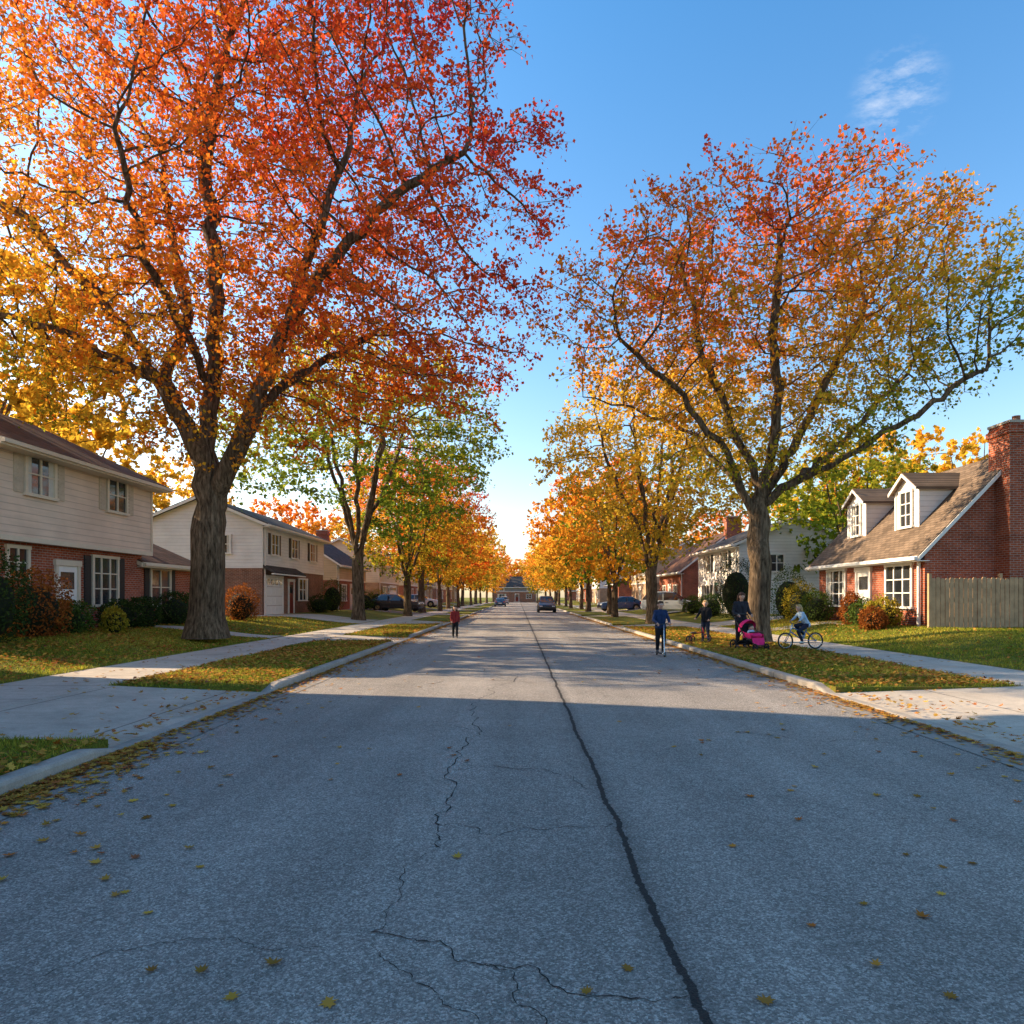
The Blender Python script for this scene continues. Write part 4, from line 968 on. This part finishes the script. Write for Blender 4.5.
b.tube([(-.22, -.16, .50), (0, -.24, .52), (.22, -.16, .50)], .018, BLACKM); b.box(-.14, .14, -.36, -.27, .10, .125, BLK)
b.ell((0, .05, .48), (.11, .10, .11), LBL); b.ell((0, .04, .62), (.072, .075, .08), SKIN); b.ell((0, .055, .645), (.078, .078, .07), H_BR)
b.done('seat_and_hood', e, True)
e = empty('child_on_bicycle', (7.95, 19.2, .135), -math.pi/2+.15)
BL = m_plain('blue_frame', (.02, .16, .38), .3, .05, 5, .5)
b = MB(); RA = (0, .45, .235); FA = (0, -.46, .235); BBk = (0, .06, .25); ST = (0, .17, .56); HT = (0, -.28, .60); HBt = (0, -.32, .50)
for c in (RA, FA):
    b.torus(c, (1, 0, 0), .215, .021, RUBBER, 32, 8); b.torus(c, (1, 0, 0), .192, .008, CHROME, 32, 5); b.tube([(-.04, c[1], c[2]), (.04, c[1], c[2])], .016, CHROME)
    for k in range(14):
        a = k*2*math.pi/14; b.tube([(.02*(-1)**k, c[1], c[2]), (0, c[1]+math.cos(a)*.192, c[2]+math.sin(a)*.192)], .0022, CHROME, 3)
b.done('wheels', e, True); b = MB()
b.tube([BBk, ST], .015, BL); b.tube([BBk, HBt], .018, BL); b.tube([(0, .14, .47), HT], .015, BL)
for s in (-1, 1): b.tube([(s*.03, .06, .25), (s*.04, .45, .235)], .009, BL); b.tube([(s*.02, .15, .50), (s*.04, .45, .235)], .008, BL); b.tube([(s*.025, -.33, .47), (s*.04, -.40, .33), (s*.04, -.46, .235)], .01, BL)
b.tube([HBt, HT, (0, -.25, .72)], .014, CHROME); b.tube([(-.25, -.16, .78), (-.18, -.22, .77), (-.05, -.25, .72), (.05, -.25, .72), (.18, -.22, .77), (.25, -.16, .78)], .011, BLACKM)
b.tube([ST, (0, .19, .62)], .012, CHROME); b.ell((0, .20, .635), (.07, .12, .03), BLACKM)
b.torus((.03, .06, .25), (1, 0, 0), .06, .006, CHROME, 20, 5); b.tube([(.05, .06, .25), (.055, -.03, .17)], .008, CHROME); b.tube([(-.05, .06, .25), (-.055, .15, .33)], .008, CHROME)
b.box(.05, .14, -.07, .01, .155, .175, BLACKM); b.box(-.14, -.05, .11, .19, .32, .34, BLACKM)
b.tube([(.03, .06, .31), (.035, .45, .26)], .004, BLACKM, 4); b.tube([(.03, .06, .19), (.035, .45, .21)], .004, BLACKM, 4)
b.done('frame', e, True)
J = dict(hipL=(.055, .18, .70), hipR=(-.055, .18, .70), kneeL=(.095, -.13, .50), kneeR=(-.10, -.10, .66), ankL=(.095, -.01, .235), ankR=(-.095, .16, .40), toeL=(.10, -.09, .195), toeR=(-.10, .08, .362),
         shL=(.11, -.0, 1.00), shR=(-.11, -.0, 1.00), elL=(.19, -.08, .86), elR=(-.19, -.08, .86), wrL=(.20, -.15, .815), wrR=(-.20, -.15, .815), head=(0, -.06, 1.155), gripL=(0, -.2, -1), gripR=(0, -.2, -1), curl=.9)
person(1.18, J, [LBL, DJ, SKIN, H_BL, SHW], e, 1.15, 'long', headyaw=.3)

# ------------------------------------------------------------ cars
def car(name, loc, rotz, paint, suv=False):
    root = empty(name, loc, rotz); b = MB(); W = .9
    hr = 1.68 if suv else 1.45; bl = 1.0 if suv else .9
    st = [(-2.25, .34, .60, .62, .70), (-2.17, .24, .74, .78, .80), (-1.7, .20, bl-.10, bl-.05, .82), (-.98, .20, bl-.02, bl+.06, .80), (-.25, .20, bl, hr-.05, .62), (.35, .20, bl, hr, .64),
          (1.15, .20, bl+.02, hr-.02, .64)]
    st += [(1.75, .22, bl+.03, hr-.08, .62), (2.1, .26, bl+.02, bl+.12, .74), (2.25, .36, .72, .78, .72)] if suv else [(1.55, .22, bl+.02, hr-.22, .66), (2.0, .24, bl+.03, bl+.08, .76), (2.25, .36, .72, .78, .72)]
    vs = []
    for i, (y, zb, zl, zt, tw) in enumerate(st):
        e_ = .86 if i in (0, len(st)-1) else .96 if i in (1, len(st)-2) else 1
        half = [(W*e_*.86, zb), (W*e_, zb+.12), (W*e_*1.0, (zb+zl)/2+.05), (W*e_*.95, zl), (tw*e_, zt-.05 if zt-zl > .2 else zt-.01), (tw*e_*.82, zt)]
        vs += [(x, y, z) for x, z in half]+[(-x, y, z) for x, z in reversed(half)]
    n = 12; body = []; gl = []
    for i in range(len(st)-1):
        for j in range(n):
            f = (i*n+j, i*n+(j+1) % n, (i+1)*n+(j+1) % n, (i+1)*n+j)
            side = j in (3, 7); top = j in (4, 5, 6)
            if (side and i in (3, 4, 5, 6, 7)) or (top and i == 3) or (top and i == 7): gl.append(f)
            else: body.append(f)
    body.append(tuple(range(n))); body.append(tuple(range(len(vs)-n, len(vs))))
    b.add(vs, body, paint); b.add(vs, gl, GLASS)
    b.done('body', root)
    b = MB()
    for s in (-1, 1):
        for y in (-1.4, 1.38):
            b.tube([(s*.80, y, .34), (s*.912, y, .34)], .40, BLACKM, 24); b.tube([(s*.72, y, .33), (s*.925, y, .33)], .33, RUBBER, 24); b.tube([(s*.90, y, .33), (s*.932, y, .33)], .2, CHROME, 12)
    b.done('wheels', root); b = MB(); RL = m_plain('tail_light', (.45, .01, .01), .2); HL = m_plain('head_light', (.8, .8, .78), .1)
    for s in (-1, 1):
        b.box(s*.66-.13, s*.66+.13, 2.16, 2.262, .72, .86, RL); b.box(s*.62-.15, s*.62+.15, -2.255, -2.14, .60, .71, HL)
        b.box(s*.93-.09, s*.93+.06, -.85, -.70, bl-.02, bl+.12, paint)
        for y in (.15, 1.1): b.box(s*.885-.02, s*.885+.02, y, y+.18, bl-.14, bl-.11, CHROME)
        b.box(s*.84-.03, s*.84+.03, .42, .49, bl, hr-.12, paint)
    b.box(-.26, .26, 2.252, 2.27, .52, .64, WHITE); b.box(-.8, .8, 2.2, 2.3, .34, .46, BLACKM); b.box(-.7, .7, -2.29, -2.2, .34, .52, BLACKM)
    b.done('lights_and_trim', root)
def paint(name, c): return m_plain(name, c, .25, .03, 3, .6)
P_S = paint('silver_paint', (.42, .47, .52)); P_D = paint('dark_paint', (.03, .028, .035)); P_R = paint('dark_red_paint', (.16, .02, .02)); P_B = paint('blue_paint', (.05, .09, .18)); P_W = paint('white_paint', (.6, .6, .6))
car('parked_car', (11.9, 53, lawn_z(11.9)+.015), 1.15, P_S, True)
car('parked_car', (2.9, 70, .03), 0, P_D, True); car('parked_car', (-2.9, 112, .03), math.pi, P_B); car('parked_car', (-10.5, 59, .4), 1.4, P_D, False)
car('parked_car', (3.9, 100, .01), 0, P_R); car('parked_car', (-11.2, 78, .45), 1.5, P_W); car('parked_car', (-3.0, 150, .02), math.pi, P_W, True); car('parked_car', (10.5, 70, .2), -1.4, P_B)

# ------------------------------------------------------------ light, sky, camera
EL = math.radians(26); AZ = math.atan2(-.963, .27)   # low sun to the left, slightly ahead
sd = Vector((math.sin(AZ)*math.cos(EL), math.cos(AZ)*math.cos(EL), math.sin(EL)))
sun = bpy.data.lights.new('sun', 'SUN'); sun.energy = 11.5; sun.angle = math.radians(.5); sun.color = (1, .77, .50)
so = bpy.data.objects.new('sun', sun); COL.objects.link(so); so.rotation_euler = sd.to_track_quat('Z', 'Y').to_euler(); so.location = (-30, 30, 30)
w = bpy.data.worlds.new('World'); sc.world = w; w.use_nodes = True; nt = w.node_tree; nt.nodes.clear(); g = G(nt)
sky = g.n('ShaderNodeTexSky'); sky.sky_type = 'NISHITA'; sky.sun_disc = False; sky.sun_elevation = EL; sky.sun_rotation = AZ % (2*math.pi)
sky.air_density = 1.0; sky.dust_density = 1.3; sky.ozone_density = 1.5; sky.altitude = 0
co = g.n('ShaderNodeTexCoord').outputs['Generated']
def dotp(v):
    dp = g.n('ShaderNodeVectorMath', operation='DOT_PRODUCT'); g.link(co, dp.inputs[0]); dp.inputs[1].default_value = v
    return dp.outputs['Value']
cd = Vector((.555, 1, .735)).normalized()
mr = g.n('ShaderNodeMapRange'); g.link(dotp(cd), mr.inputs[0]); mr.inputs[1].default_value = .9985; mr.inputs[2].default_value = 1.0; mr.interpolation_type = 'SMOOTHSTEP'
mp = g.n('ShaderNodeMapping'); g.link(co, mp.inputs[0]); mp.inputs['Rotation'].default_value = (.3, .5, .2); mp.inputs['Scale'].default_value = (3, 9, 14)
nz = g.noise(mp.outputs[0], 4.2, 8, .68)
cl = g.math('MULTIPLY', g.ramp(nz, [(.44, 0.0), (.8, .42)]), mr.outputs[0])
sx, sy, sz_ = g.sep(co)
# warm haze low in the sky, deeper blue overhead
tint = g.ramp(sz_, [(0.0, (1.85/2.2, 1.7/2.2, 1.5/2.2)), (.12, (1.7/2.2, 1.72/2.2, 1.62/2.2)), (.33, (1.15/2.2, 1.62/2.2, 1.85/2.2)), (.65, (.70/2.2, 1.46/2.2, 1.9/2.2))])
mx = g.mix(1.0, sky.outputs[0], tint, 'MULTIPLY')
mx = g.mix(1.0, mx, (2.65, 2.6, 2.55), 'MULTIPLY')
# bright haze around the sun side of the horizon
om = g.math('MAXIMUM', g.math('SUBTRACT', 1.0, g.math('ABSOLUTE', sz_)), 0.0)
glow = g.math('MULTIPLY', g.math('POWER', g.math('MAXIMUM', dotp(sd), 0.0), 4.0), g.math('POWER', om, 3.0))
mx = g.mix(glow, mx, g.mix(1.0, mx, (16, 13, 9.5), 'ADD'))
hz = g.math('POWER', om, 12.0)
mx = g.mix(hz, mx, g.mix(1.0, mx, (1.2, .85, .55), 'ADD'))
mx = g.mix(cl, mx, (9.0, 8.8, 8.6))
bg = g.n('ShaderNodeBackground'); g.link(mx, bg.inputs[0]); bg.inputs[1].default_value = .15
wo = g.n('ShaderNodeOutputWorld'); g.link(bg.outputs[0], wo.inputs[0])
cam = bpy.data.cameras.new('camera'); cam.lens = 24; cam.sensor_width = 36; cam.shift_y = 85/1024; cam.shift_x = -6/1024; cam.clip_end = 3000; cam.clip_start = .05
cobj = bpy.data.objects.new('camera', cam); COL.objects.link(cobj); cobj.location = (0, 0, 1.6); cobj.rotation_euler = (math.radians(90), 0, 0); sc.camera = cobj
print('objs', len(bpy.data.objects))
